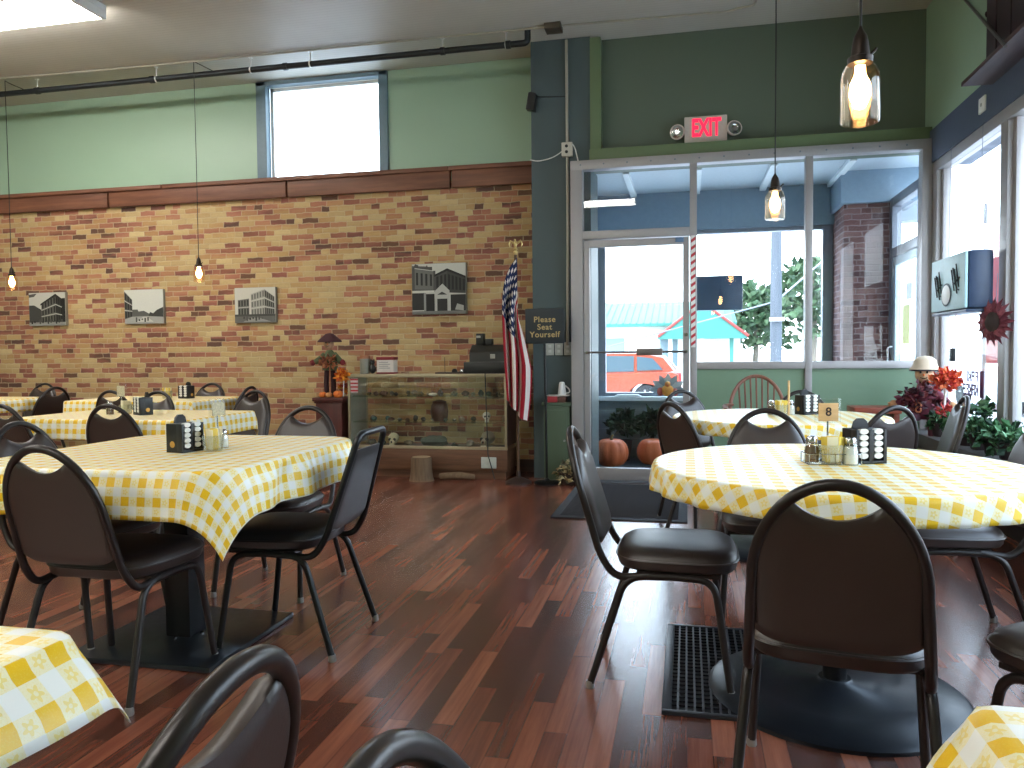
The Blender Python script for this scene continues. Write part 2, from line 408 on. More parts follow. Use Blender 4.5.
# ---- window 2: aluminium storefront with the door opening
DX0, DX1 = -.885, .022
w2 = struct(bpy.data.objects.new('window_2', None)); COL.objects.link(w2)
g = MB(); y0, y1 = YD-.05, YD+.06
for x0, x1, z0, z1 in ((-.99, -.885, 0, 2.715), (-.99, 1.9, 2.715, 2.795), (-.885, .022, 2.115, 2.185), (.022, .080, 0, 2.715), (.945, 1.000, 0, 2.715), (1.815, 1.9, 0, 2.715), (.08, 1.815, .985, 1.045), (.08, 1.815, 0, .07)):
    e_ = .004 if x1-x0 > .5 else 0
    g.box((x0, y0+e_, z0), (x1, y1-e_, z1), .004)
g.build('window_frame', MAT['alu'], w2)
for x0, x1, z0, z1 in ((-.885, .022, 2.185, 2.715), (.08, .945, 1.045, 2.715), (1.0, 1.815, 1.045, 2.715)):
    MB().box((x0, YD, z0), (x1, YD+.008, z1)).build('pane', MAT['glass'], w2)
g = MB()
for x0, x1 in ((.08, .945), (1.0, 1.815)): g.box((x0, YD-.02, .07), (x1, YD+.04, .985))
g.build('lower_panel', MAT['infill'], w2)
g = MB()
for k in range(14): g.lathe([(0, .004), (.006, .003), (.008, 0)], 8, (-.9+k*.2, 0, 0))
o = g.build('screw_heads', MAT['alud'], w2); o.rotation_euler = (R(90), 0, 0); o.location = (0, YD-.05, 2.755)
# ---- door 1
d1 = struct(bpy.data.objects.new('door_1', None)); COL.objects.link(d1); d1.location = (DX0, YD, 0)
W = DX1-DX0
g = MB()
for x0, x1, z0, z1 in ((.005, .058, .02, 2.105), (W-.058, W-.005, .02, 2.105), (.058, W-.058, 2.045, 2.105), (.058, W-.058, .02, .125)): g.box((x0, -.03, z0), (x1, .02, z1), .004)
g.build('door_frame', MAT['alu'], d1)
MB().box((.058, -.008, .125), (W-.058, 0, 2.045)).build('door_pane', MAT['glass'], d1)
g = MB(); g.tube([(.03, -.055, 1.135), (W-.03, -.055, 1.135)], .009, 8)
for x in (.03, W-.03): g.tube([(x, -.03, 1.135), (x, -.058, 1.135)], .012, 8)
pb = g.build('push_bar', MAT['chrome'], d1)
MB().box((.46, -.085, 1.105), (.68, -.045, 1.165), .006).build('push_pad', M('bar_bronze', rgb(120, 112, 108), .35, .6), pb)
MB().box((W-.12, -.05, 2.06), (W-.05, -.03, 2.10), .004).build('door_closer', M('closer_blue_grey', rgb(96, 124, 158), .4), d1)
g = MB(); g.tube([(W-.03, -.035, 1.28), (W-.03, -.05, 1.28)], .015, 12); g.build('lock', MAT['chrome'], d1)
slab('door_sill', (-.885, YD-.06, 0), (.022, YD+.08, .018), MAT['alud'])
# ---- vestibule
slab('floor_vestibule', (-1.2, 7.5, -.12), (2.3, 8.75, 0), M('dark_tile', rgb(70, 78, 82), .4))
slab('floor_threshold', (-.83, 7.06, -.12), (2.3, 7.5, .0), M('dark_tile'))
vb = M('blue_grey_board', rgb(120, 142, 160), .5)
g = MB(); g.box((-1.2, 7.3, 2.80), (2.3, 8.75, 2.88)); struct(g.build('ceiling_vestibule', M('white_soffit', rgb(190, 205, 214), .5)))
g = MB()
for x in (-.55, .1, .75, 1.4): g.box((x-.03, 7.3, 2.765), (x+.03, 8.5, 2.80))
struct(g.build('trim_6', M('soffit_batten', rgb(226, 236, 240), .5)))
slab('trim_7', (-1.2, 8.42, 2.40), (2.3, 8.6, 2.80), vb)
slab('wall_vestibule', (-1.2, 7.52, 0), (-1.02, 8.75, 2.8), vb)
slab('wall_outer', (-1.02, 8.45, 0), (1.46, 8.6, .62), M('grey_lap_siding', rgb(136, 150, 156), .5))
g = MB()
for k in range(6): g.box((-1.02, 8.438, .03+k*.1), (1.46, 8.452, .11+k*.1), .004)
struct(g.build('trim_8', M('grey_lap_siding')))
slab('trim_9', (-1.02, 8.30, .62), (1.46, 8.62, .66), M('white_sill', rgb(206, 214, 218), .4))
slab('wall_pier', (1.44, 7.92, 0), (1.93, 8.75, 2.52), MAT['pier'])
slab('trim_10', (1.40, 7.86, 2.50), (2.1, 8.6, 2.80), vb)
w4 = struct(bpy.data.objects.new('window_3', None)); COL.objects.link(w4)
g = MB()
for x0, x1, z0, z1 in ((-1.02, -.86, .66, 2.4), (1.34, 1.44, .66, 2.4), (-.86, 1.34, .66, .70), (-.86, 1.34, 2.36, 2.40)): g.box((x0, 8.46, z0), (x1, 8.56, z1), .004)
g.build('window_frame', MAT['alud'], w4)
MB().box((-.86, 8.5, .70), (1.34, 8.508, 2.36)).build('pane', MAT['glass'], w4)
# left light strip of the vestibule: narrow side window
w5 = struct(bpy.data.objects.new('window_4', None)); COL.objects.link(w5)
g = MB()
for y0_, y1_ in ((7.52, 7.60), (7.86, 7.92), (8.30, 8.36)): g.box((-1.02, y0_, .1), (-.985, y1_, 2.7), .003)
for z0 in (.1, .66, 2.64): g.box((-1.02, 7.52, z0), (-.985, 8.36, z0+.06), .003)
g.build('window_frame', M('teal_window_metal', rgb(120, 152, 156), .4, .2), w5)
MB().box((-1.018, 7.6, .16), (-1.012, 8.30, 2.64)).build('pane', MAT['glass'], w5)
# ---- door 2 on the right of the vestibule
d2 = struct(bpy.data.objects.new('door_2', None)); COL.objects.link(d2); d2.location = (1.86, 6.93, 0)
g = MB()
for a, b, z0, z1 in ((0.0, .06, 0, 2.52), (.86, .96, 0, 2.52), (.06, .86, 2.44, 2.52), (.06, .86, 1.98, 2.06)): g.box((-.03, a, z0), (.05, b, z1), .004)
g.build('door_frame', MAT['alud'], d2)
g = MB()
for a, b, z0, z1 in ((.07, .13, .02, 1.97), (.78, .85, .02, 1.97), (.13, .78, 1.9, 1.97), (.13, .78, .02, .24)): g.box((-.02, a, z0), (.02, b, z1), .004)
g.build('door_leaf', M('pale_door_metal', rgb(176, 196, 206), .4, .2), d2)
g = MB(); g.box((-.004, .13, .24), (.004, .78, 1.9)); g.box((-.004, .06, 2.06), (.004, .86, 2.44)); g.build('pane', MAT['glass'], d2)
MB().tube(fillet([(-.02, .815, 1.0), (-.07, .815, 1.0), (-.07, .815, 1.16), (-.02, .815, 1.16)], .02), .009).build('handle', MAT['chrome'], d2)

# ---- right wall with its row of windows
slab('wall_right', (XR+.06, 1.0, 0), (XR+.3, 6.85, .44), MAT['band'])
g = MB(); g.box((XR, YN, 2.86), (XR+.3, 7.06, CEIL)); g.box((XR, YN, 0), (XR+.3, 1.0, 2.86)); struct(g.build('wall_right_upper', MAT['green']))
slab('trim_11', (XR-.02, 1.0, 2.60), (XR+.3, 6.93, 2.86), MAT['band'])
w3 = struct(bpy.data.objects.new('window_5', None)); COL.objects.link(w3)
g = MB(); posts = (6.74, 5.37, 3.95, 2.5, 1.05)
g.box((XR-.01, 1.0, 2.52), (XR+.09, 6.85, 2.60), .004); g.box((XR-.01, 1.0, .44), (XR+.09, 6.85, .50), .004)
for p in posts: g.box((XR-.012, p-.055, .5), (XR+.09, p+.055, 2.52), .004); g.box((XR+.02, p-.10, .5), (XR+.07, p+.10, 2.52), .004)
g.build('window_frame', MAT['alu'], w3)
for a, b in zip(posts[1:], posts): MB().box((XR+.04, a+.1, .5), (XR+.048, b-.1, 2.52)).build('pane', MAT['glass'], w3)
slab('trim_12', (1.70, 3.2, .40), (XR+.06, 6.72, .50), M('grey_brown_ledge', rgb(92, 88, 88), .5), .006)
slab('baseboard_right', (XR-.0, 1.0, 0), (XR+.06, 6.85, .40), M('dark_kick_board', rgb(46, 40, 40), .5))

for n_, c_, r_, m_ in (('worn_black_base', (30, 34, 40), .32, .3), ('tin_red', (132, 30, 38), .4, 0), ('dark_pot', (52, 42, 44), .5, 0), ('pale_key', (176, 176, 168), .5, 0), ('dark_board', (58, 42, 36), .5, 0), ('dark_bronze', (46, 36, 30), .4, .6), ('far_window', (120, 140, 150), .2, 0), ('tan_lid', (168, 110, 76), .6, 0)):
    M(n_, rgb(*c_), r_, m_)
# ------------------------------------------------------------------ chairs
BO = Vector((0, -.165, .36)); BV = Vector((0, -.155, .505)).normalized(); BN = Vector((0, BV.z, -BV.y))   # back plane: base, up, front normal
def bp(u, v, n=0): return BO + Vector((u, 0, 0)) + BV*v + BN*n
def superell(hx, hy, cy, z, n=36, e=4.0):
    out = []
    for k in range(n):
        a = 2*PI*k/n; c, s_ = cos(a), sin(a)
        x = hx*math.copysign(abs(c)**(2/e), c); y = hy*math.copysign(abs(s_)**(2/e), s_)
        x *= 1+.05*(y/hy)
        out.append((x, cy+y, z))
    return out
def make_chair(name, label, vinyl, metal, square=False):
    t = thing(name, label, 'chair')
    # seat cushion
    g = MB(); rings = []
    for z, sc in ((.398, .90), (.402, .96), (.412, .99), (.430, 1.0), (.434, 1.012), (.440, 1.0), (.455, .965), (.466, .88), (.473, .7), (.477, .4), (.478, .12)):
        rings.append([g.pt(p) for p in superell(.212*sc, .205*sc, .062, z)])
    for A, B in zip(rings, rings[1:]):
        for k in range(36): g.face((A[k], A[(k+1) % 36], B[(k+1) % 36], B[k]))
    g.face(rings[0][::-1]); g.face(rings[-1])
    seat = g.build('seat', vinyl, t, angle=60)
    g = MB(); pts = superell(.203, .196, .062, .436, 40); pts = [(x*1.055, .062+(y-.062)*1.055, z) for x, y, z in pts]
    g.tube(pts, .0045, 6, closed=True); g.build('piping', vinyl, seat)
    g = MB()
    g.box((-.197, -.07, .386), (-.17, .20, .399)); g.box((.17, -.07, .386), (.197, .20, .399)); g.box((-.17, .17, .386), (.17, .2, .399)); g.box((-.17, -.07, .386), (.17, -.04, .399))
    g.build('seat_frame', metal, t)
    # legs
    for sx in (-1, 1):
        for foot, knee in (((sx*.224, -.225, .012), (sx*.198, -.105, .382)), ((sx*.224, .238, .012), (sx*.198, .185, .382))):
            g = MB(); g.tube(fillet([foot, knee, (sx*.196, .04, .386)], .06, 6), .0125, 10)
            leg = g.build('leg', metal, t)
            g = MB(); g.lathe([(.0135, 0), (.015, .004), (.0135, .022), (.0125, .026)], 10, (foot[0], foot[1], 0)); g.build('foot_cap', MAT['rubber'], leg)
    # back frame
    g = MB(); pts = []
    lowL = [Vector((-.196, -.03, .388)), Vector((-.196, -.14, .374)), bp(-.190, .09)]; lowR = [Vector((.196, -.03, .388)), Vector((.196, -.14, .374)), bp(.190, .09)]
    VA, V0, A = (.500 if square else .521), .265, .178
    if square:
        path = fillet(lowL + [bp(-.138, VA), bp(.138, VA)] + lowR[::-1], .045, 6)
    else:
        arch = []
        for k in range(29):
            a = PI*(1-k/28); c, s_ = cos(a), sin(a)
            arch.append(bp(A*c, V0+(VA-V0)*s_))
        path = fillet(lowL + [arch[0]], .05, 5)[:-1] + arch + fillet([arch[-1]] + lowR[::-1], .05, 5)[1:]
    g.tube(path, .0130, 12); g.build('back_frame', metal, t)
    # back pad
    def ain(u):
        if square: return VA-.012
        q = min(1, abs(u)/A); return V0+(VA-V0)*math.sqrt(1-q*q)-.004
    def top(u):
        if square: return .435
        return min(ain(u), VA-.085+.042*(u/.092)**2)
    def bot(u): return .112+.03*abs(u/.17)**5
    wmax = .172
    NU, NV = 26, 18; front, back = [], []
    g = MB()
    for j in range(NV+1):
        fr, bk = [], []
        for i in range(NU+1):
            s_ = -1+2*i/NU; s_ = math.copysign(abs(s_)**.8, s_); u = s_*wmax; v = bot(u)+(top(u)-bot(u))*j/NV; u *= (1.03-.36*max(0, v-.1)/.4) if square else (1.0+.05*(.35-v))
            e = (1-abs(s_)**7)*(1-abs(2*j/NV-1)**9)
            fr.append(g.pt(bp(u, v, .004+.026*max(0, e)**.6))); bk.append(g.pt(bp(u, v, -.003-.007*max(0, e)**.5)))
        front.append(fr); back.append(bk)
    for j in range(NV):
        for i in range(NU):
            g.face((front[j][i], front[j][i+1], front[j+1][i+1], front[j+1][i])); g.face((back[j][i], back[j+1][i], back[j+1][i+1], back[j][i+1]))
    for i in range(NU):
        g.face((front[0][i], back[0][i], back[0][i+1], front[0][i+1])); g.face((front[NV][i], front[NV][i+1], back[NV][i+1], back[NV][i]))
    for j in range(NV):
        g.face((front[j][0], front[j+1][0], back[j+1][0], back[j][0])); g.face((front[j][NU], back[j][NU], back[j+1][NU], front[j+1][NU]))
    g.build('backrest', vinyl, t, angle=70)
    return t
GC = 'vinyl dining chairs around the checked tables'
chair0 = make_chair('dining_chair', '', MAT['vinyl'], MAT['frame'])
chair0['group'] = GC
CHAIRS = [
 ((-1.955, 2.34), 0, 'dark brown chair, back to us, at the near side of the large left table'),
 ((-1.96, 3.49), 180, 'dark chair facing us across the far side of the large left table'),
 ((-2.46, 2.76), -92, 'dark chair at the left end of the large left table, padded front showing'),
 ((-3.86, 4.10), -8, 'dark chair, back to us, at the left edge beside the second left table'),
 ((-3.25, 4.17), 2, 'dark brown chair pushed in at the near side of the second left table'),
 ((-4.03, 5.03), 180, 'grey lit chair facing us behind the black caddy of the second left table'),
 ((-3.33, 5.17), 168, 'grey lit chair facing us at the right end behind the second left table'),
 ((-4.53, 5.74), 0, 'dark chair half hidden behind the number stand of the second left table'),
 ((-4.04, 6.17), 90, 'dark chair seen edge-on at the right end of the third table by the brick wall'),
 ((-4.60, 6.60), 180, 'grey lit chair behind the third table, close to the brick wall'),
 ((-5.95, 6.12), 80, 'dark chair at the right end of the farthest left table'),
 ((-6.58, 6.62), 180, 'grey lit chair behind the right end of the farthest left table'),
 ((.36, 2.04), -10, 'large dark chair in the right foreground, back to us, before the near round table'),
 ((-.098, 2.83), -90, 'dark chair sideways left of the near round table, shiny seat by the floor grate'),
 ((1.02, 3.35), 90, 'dark chair tucked under the right side of the near round table'),
 ((.36, 3.50), 180, 'blue-grey lit chair facing us behind the near round table'),
 ((.165, 4.445), -54, 'dark chair, back to us, at the left of the far round table'),
 ((.82, 4.335), 30, 'dark chair, back to us, between the two round tables behind the caddy'),
 ((.12, 5.32), -149, 'dark chair facing us behind the far round table, nearest the glass door'),
 ((.75, 5.24), 180, 'dark chair facing us behind the far round table, below the window sill'),
 ((1.255, 5.00), 84, 'silvery lit chair edge-on right of the far round table by the scarecrow'),
 ((-.712, .622), 90, 'dark brown chair in the near foreground beside the near left table corner'),
 ((.104, .476), -92, 'dark chair of which only the rounded top shows at the bottom edge'),
 ((.99, 1.96), 32, 'dark chair cut off by the right edge, seat corner and leg showing'),
]
for i, ((x, y), a, lab) in enumerate(CHAIRS):
    if i == 0: chair0.location = (x, y, 0); chair0.rotation_euler = (0, 0, R(a)); chair0['label'] = lab
    else: dup(chair0, (x, y, 0), R(a), lab)
sq = make_chair('dining_chair', 'black square-backed chair facing left at the right side of the large left table', MAT['vinylb'], MAT['frameb'], True)
sq.location = (-1.52, 2.86, 0); sq.rotation_euler = (0, 0, R(92)); sq['group'] = GC

# ------------------------------------------------------------------ tables and cloths
TOPZ = .765
def outline_round(r):
    def q(p):
        d = math.hypot(*p)
        if d <= r or d < 1e-9: return None
        n = (p[0]/d, p[1]/d); return (n[0]*r, n[1]*r), n, d-r, math.atan2(p[1], p[0])*r
    return q
def outline_rect(hx, hy, rc):
    def q(p):
        ax, ay = abs(p[0]), abs(p[1]); cx, cy = hx-rc, hy-rc
        dx, dy = max(ax-cx, 0), max(ay-cy, 0); d = math.hypot(dx, dy)
        if ax <= cx and ay <= cy: return None
        if d <= rc: return None
        n = (math.copysign(dx/d, p[0]), math.copysign(dy/d, p[1]))
        b = (math.copysign(min(ax, cx), p[0])+n[0]*rc, math.copysign(min(ay, cy), p[1])+n[1]*rc)
        return b, n, d-rc, math.atan2(b[1], b[0])*max(hx, hy)
    return q
def cloth(label, loc, out, S, round_=False, drop_wave=.012, waves=9, flare=.12, n=84, rz=0.0, uvrot=0.0, group='checked tablecloths'):
    g = MB(); ph = random.uniform(0, 6)
    def pos(a, b):
        if round_:
            rr = S*a; th = 2*PI*b; p = (rr*cos(th), rr*sin(th))
        else: p = ((2*a-1)*S[0], (2*b-1)*S[1])
        r = out(p)
        if r is None: return (p[0], p[1], 0)
        b_, nn, d, sarc = r
        rad = .014; arc = rad*PI/2
        if d < arc: t = d/rad; ho, ve = rad*sin(t), rad*(1-cos(t))
        else:
            e = d-arc; ho = rad+flare*e; ve = rad+e*math.sqrt(1-flare*flare)
            th = math.atan2(p[1], p[0])
            ho += min(1, e/.05)*drop_wave*(1+.9*sin(th*3+ph))*(sin(th*waves*2+ph)+.45*sin(th*waves*3.3+ph*2))*.7 + drop_wave*min(1, e/.05)*.9
        return (b_[0]+nn[0]*ho, b_[1]+nn[1]*ho, -ve)
    def uv(a, b):
        if round_: p = (S*a*cos(2*PI*b), S*a*sin(2*PI*b))
        else: p = ((2*a-1)*S[0], (2*b-1)*S[1])
        c, s_ = cos(uvrot), sin(uvrot); return (p[0]*c-p[1]*s_+3.0, p[0]*s_+p[1]*c+3.0)
    if round_: g.grid(pos, 44, 168, uv)
    else: g.grid(pos, n, n, uv)
    o = g.build('tablecloth', MAT['cloth'], None, angle=80)
    m = o.modifiers.new('thickness', 'SOLIDIFY'); m.thickness = .0018; m.offset = -1
    o.location = (loc[0], loc[1], TOPZ); o.rotation_euler = (0, 0, rz)
    return tag(o, label, 'tablecloth', group)
mt_top = m_wood('laminate_table_edge', rgb(60, 44, 36), rgb(82, 60, 48), .4)
def table(label, loc, shape, base, group='pedestal dining tables'):
    t = thing('dining_table', label, 'table', (loc[0], loc[1], 0), 0, group)
    g = MB()
    if shape[0] == 'round': g.lathe([(shape[1]-.006, .730), (shape[1]-.002, .735), (shape[1]-.002, .756), (shape[1]-.006, .7615)], 64)
    else:
        hx, hy, rc = shape[1]-.002, shape[2]-.002, shape[3]; poly = []
        for k in range(4):
            for q in range(9): a = PI/2*(k+q/8); poly.append(((hx-rc)*(1 if k in (0, 3) else -1)+rc*cos(a), (hy-rc)*(1 if k in (0, 1) else -1)+rc*sin(a)))
        g.prism(poly, .73, .7615)
    g.build('tabletop', mt_top, t)
    g = MB(); g.box((-.17, -.17, .705), (.17, .17, .731), .004)
    if base == 'disc':
        g.lathe([(.038, .03), (.038, .71)], 20); g.build('column', MAT['frameb'], t)
        g = MB(); g.lathe([(.405, 0), (.405, .012), (.39, .022), (.25, .032), (.06, .05), (.05, .06)], 56); g.build('base', M('worn_black_base', rgb(30, 34, 40), .32, .3), t)
    else:
        g.box((-.055, -.055, .02), (.055, .055, .71), .008); g.build('column', MAT['frameb'], t)
        g = MB(); g.box((-.31, -.31, 0), (.31, .31, .022), .008); g.build('base', M('worn_black_base'), t)
        for x, y in ((-.07, 0), (.07, 0), (0, -.07), (0, .07)): MB().lathe([(.008, .02), (.008, .028), (.004, .031)], 8, (x, y, 0)).build('base_bolt', MAT['chrome'], t)
    return t
# the big left table (square), second, third and farthest left tables
table('square pedestal table under the large yellow checked cloth on the left', (-1.98, 2.76), ('rect', .525, .535, .16), 'plate')
cloth('large yellow checked cloth on the left table with the black caddy, a corner hanging low', (-1.98, 2.76), outline_rect(.53, .54, .16), (.695, .705), drop_wave=.012, waves=6, flare=.10, n=110)
table('narrow table by the left edge under the second yellow checked cloth', (-3.475, 4.39), ('rect', .61, .38, .01), 'plate')
cloth('second yellow checked cloth on the left, behind the large one', (-3.475, 4.39), outline_rect(.615, .385, .03), (.745, .515), drop_wave=.005, waves=7, flare=.05)
table('table close to the brick wall under the third yellow checked cloth', (-4.56, 6.03), ('rect', .61, .38, .01), 'plate')
cloth('small yellow checked cloth seen behind the second table, near the brick wall', (-4.56, 6.03), outline_rect(.615, .385, .03), (.735, .505), drop_wave=.004, waves=7, flare=.05)
table('farthest table at the left edge by the brick wall', (-6.50, 5.86), ('rect', .61, .38, .01), 'plate')
cloth('yellow checked cloth farthest away at the left edge', (-6.50, 5.86), outline_rect(.615, .385, .03), (.735, .505), drop_wave=.004, waves=7, flare=.05)
table('round pedestal table with a wide disc base in the right foreground', (.475, 2.715), ('round', .578), 'disc')
cloth('yellow checked cloth on the near round table with the number 8 stand', (.475, 2.715), outline_round(.58), .665, True, .006, 11, .06)
table('round pedestal table farther back by the window', (.51, 4.68), ('round', .578), 'disc')
cloth('yellow checked cloth on the far round table below the window', (.51, 4.68), outline_round(.58), .66, True, .006, 11, .06)
table('table at the bottom left corner of the picture', (-1.415, .30), ('rect', .59, .59, .01), 'plate')
cloth('yellow checked cloth cut off at the bottom left corner, its zigzag hem hanging', (-1.415, .30), outline_rect(.595, .595, .03), (.705, .705), drop_wave=.008, waves=6, flare=.45, uvrot=0)
table('table at the bottom right corner of the picture', (.88, .315), ('rect', .58, .58, .01), 'plate')
cloth('yellow checked cloth of which one corner shows at the bottom right', (.88, .315), outline_rect(.585, .585, .03), (.72, .72), drop_wave=.008, waves=6, flare=.42)

# ------------------------------------------------------------------ table-top things
ZT = TOPZ+.0005
emblem = M('gold_emblem', rgb(196, 150, 70), .4, .3)
def caddy(label, x, y, rz, cups_label, wide=.062, deep=.085, h=.112):
    """black box: two slots of white cups on its -Y face, a plain face with an emblem on -X"""
    t = thing('cup_caddy', label, 'caddy', (x, y, ZT), rz, 'black caddies on the tables')
    g = MB(); w, d = .054, deep/2
    g.box((-w, -d+.028, .004), (w, d, h), .003)                       # core
    for x0, x1 in ((-w, -w+.011), (-.009, .009), (w-.011, w)): g.box((x0, -d, .004), (x1, -d+.03, h), .002)
    g.box((-w, -d, 0), (w, d, .010), .002)
    g.build('body', MAT['black'], t)
    g = MB(); g.prism([(-.030, h-.004), (-.022, h+.022), (-.010, h+.032), (.010, h+.032), (.022, h+.022), (.030, h-.004)], d-.022, d-.012, 'y'); hd = g.build('handle', MAT['black'], t)
    hd.rotation_euler = (0, 0, 0)
    g = MB(); g.xf = Matrix.Translation((-w-.0005, .01, .032)) @ Matrix.Rotation(R(-90), 4, 'Y'); g.lathe([(0, .0006), (.010, .0012), (.013, 0)], 14); g.build('emblem', emblem, t)
    g = MB(); g.xf = Matrix.Translation((w+.0005, .01, .032)) @ Matrix.Rotation(R(90), 4, 'Y'); g.lathe([(0, .0006), (.010, .0012), (.013, 0)], 14); g.build('emblem', emblem, t)
    cp = None
    for cx in (-.0255, .0255):
        for k in range(5):
            if cp is None:
                g = MB(); g.xf = Matrix.Rotation(R(90), 4, 'X'); g.lathe([(.0112, 0), (.0135, .010), (.0135, .022), (.0155, .0225), (.0155, .0245)], 14)
                cp = c = g.build('creamer_cup', MAT['white'])
            else: c = cp.copy(); COL.objects.link(c)
            q = Matrix.Rotation(rz, 3, 'Z') @ Vector((cx, -d+.0255, 0))
            c.location = (x+q.x, y+q.y, ZT+.0265+k*.0200); c.rotation_euler = (0, 0, rz); c.scale = (1, 1, .62)
            tag(c, cups_label, 'creamer', 'creamer cups in '+cups_label.split(' in ')[-1])
    return t
caddy('black caddy with columns of white cups, right of the jars on the round table', .572, 2.772, R(20), 'white creamer cup stacked in the caddy on the near round table')
caddy('black caddy with a round gold emblem on the large left table', -1.92, 2.70, R(78), 'white creamer cup stacked in the caddy on the large left table')
caddy('black caddy on the second left table', -3.40, 4.36, R(-32), 'white creamer cup stacked in the caddy on the second left table')
caddy('small black caddy on the third table by the brick wall', -4.30, 6.08, R(-10), 'white creamer cup stacked in the caddy on the third table')
caddy('black caddy on the far round table below the window', .68, 4.80, R(30), 'white creamer cup stacked in the caddy on the far round table')
pk_y = M('yellow_packet', rgb(236, 206, 84), .5); pk_w = M('pale_packet', rgb(240, 232, 200), .5)
def jar_prof(r, h): return [(r*.9, 0), (r, .006), (r, h*.70), (r*.93, h*.80), (r*.72, h*.88), (r*.72, h)]
def packet_jar(label, x, y, s=1.0, n=12, tone=pk_y):
    t = thing('packet_holder', label, 'jar', (x, y, ZT), random.uniform(0, 1), 'sweetener jars on the tables')
    g = MB(); r, h = .042*s, .062*s
    g.lathe([(r*.8, 0), (r*.86, .004), (r, h), (r*.97, h), (r*.82, .007), (0, .006)], 20); g.build('glass_cup', MAT['jar'], t)
    first = None
    for k in range(n):
        a = 2*PI*k/n; rr = .022*s if k % 2 else .013*s; loc = Vector((x+rr*cos(a), y+rr*sin(a), ZT+.009))
        if k < 2:
            g = MB(); g.box((-.016*s, -.0016, 0), (.016*s, .0016, .078*s), .0012); p = g.build('sugar_packet', tone if k == 0 else pk_w)
            first = p if k == 0 else first; second = p
        else: p = (first if k % 3 else second).copy(); COL.objects.link(p)
        p.location = loc; p.rotation_euler = (R(random.uniform(-7, 7)), R(random.uniform(-10, 10)), a+PI/2+random.uniform(-.3, .3))
        tag(p, 'paper sweetener packet standing in the glass cup '+label.split('packets ')[-1], 'packet', 'packets in the '+label)
    return t
def shaker(label, x, y, fill, s=1.0):
    t = thing('shaker', label, 'shaker', (x, y, ZT), 0, 'salt and pepper shakers')
    r, h = .024*s, .085*s
    g = MB(); g.lathe([(r*.92, 0), (r, .004), (r*.94, h*.45), (r*.78, h*.72), (r*.66, h*.78)], 10); g.build('glass_body', MAT['jar'], t)
    g = MB(); g.lathe([(r*.84, .004), (r*.86, h*.44), (r*.74, h*.62), (0, h*.66)], 10); g.build('contents', fill, t)
    g = MB(); g.lathe([(r*.72, h*.76), (r*.74, h*.88), (r*.55, h*.97), (0, h)], 16); g.build('lid', MAT['chrome'], t)
    return t
salt = M('white_salt', rgb(240, 240, 236), .8); pepper = M('ground_pepper', rgb(120, 92, 66), .9)
tile = m_wood('pale_wood_tile', rgb(206, 164, 110), rgb(226, 186, 132), .5, 'x', 3)
def number_stand(label, x, y, rz, txt=None, h=.175, w=.062, fancy=None):
    t = thing('number_stand', label, 'table number', (x, y, ZT), rz, 'number stands on the tables')
    g = MB(); g.lathe([(.030, 0), (.030, .004), (.008, .010), (.004, .016)], 18)
    g.tube([(0, 0, .012), (0, 0, h-w)], .003, 8); g.build('stem', MAT['chrome'], t)
    g = MB(); z0 = h-w
    g.box((-w/2-.010, -.006, z0-.006), (w/2+.010, .006, z0+w+.010), .004); g.build('clear_holder', MAT['clear'], t)
    g = MB(); g.box((-w/2, -.0085, z0), (w/2, -.0062, z0+w*.92), .001); tl = g.build('number_card', tile if txt else M('printed_card', rgb(196, 188, 160), .6, var=.6, scale=160), t)
    if txt: text_mb(txt, .040, .001, Matrix.Translation((0, -.0092, z0+w*.46)) @ FACE_Y, .0008).build('numeral', M('ink', rgb(40, 24, 18), .6), tl, smooth=False)
    return t
def wire_rack(label, x, y, rz, hx=.075, hy=.045, h=.035):
    t = thing('wire_rack', label, 'rack', (x, y, ZT), rz, 'wire condiment racks')
    g = MB(); c = [(-hx, -hy), (hx, -hy), (hx, hy), (-hx, hy)]
    for z in (.0025, h): g.tube(fillet([(a, b, z) for a, b in c]+[(c[0][0], c[0][1], z)], .015, 3), .0018, 6)
    for a, b in c+[(0, -hy), (0, hy), (-hx, 0), (hx, 0)]: g.tube([(a*.97, b*.97, .001), (a*.97, b*.97, h)], .0016, 6)
    g.build('wire_basket', MAT['chrome'], t); return t
# near round table
wire_rack('low wire rack round the jars on the near round table', .462, 2.735, R(8), .085, .048)
shaker('glass pepper shaker at the left of the jars on the near round table', .402, 2.730, pepper, 1.08)
packet_jar('glass cup of yellow sweetener packets on the near round table', .462, 2.715, 1.05)
shaker('glass salt shaker between the packets and the caddy on the near round table', .517, 2.705, salt, 1.08)
number_stand('tall clear stand with a wooden tile reading 8 on the near round table', .462, 2.80, R(10), '8', .200, .066)
# big left table
number_stand('narrow clear number stand seen edge-on on the large left table', -1.905, 2.895, R(72), None, .185, .06)
packet_jar('glass cup of yellow sweetener packets on the large left table', -1.822, 2.735, 1.0)
shaker('glass salt shaker beside the emblem caddy on the large left table', -1.838, 2.830, salt, .9)
# second left table
number_stand('square number stand on the second left table', -3.66, 4.49, R(-15), None, .185, .075)
packet_jar('glass cup of pale sweetener packets on the second left table', -3.56, 4.40, 1.0, 10, pk_w)
shaker('glass salt shaker on the second left table', -3.68, 4.40, salt, 1.0); shaker('glass pepper shaker on the second left table', -3.62, 4.33, pepper, 1.0)
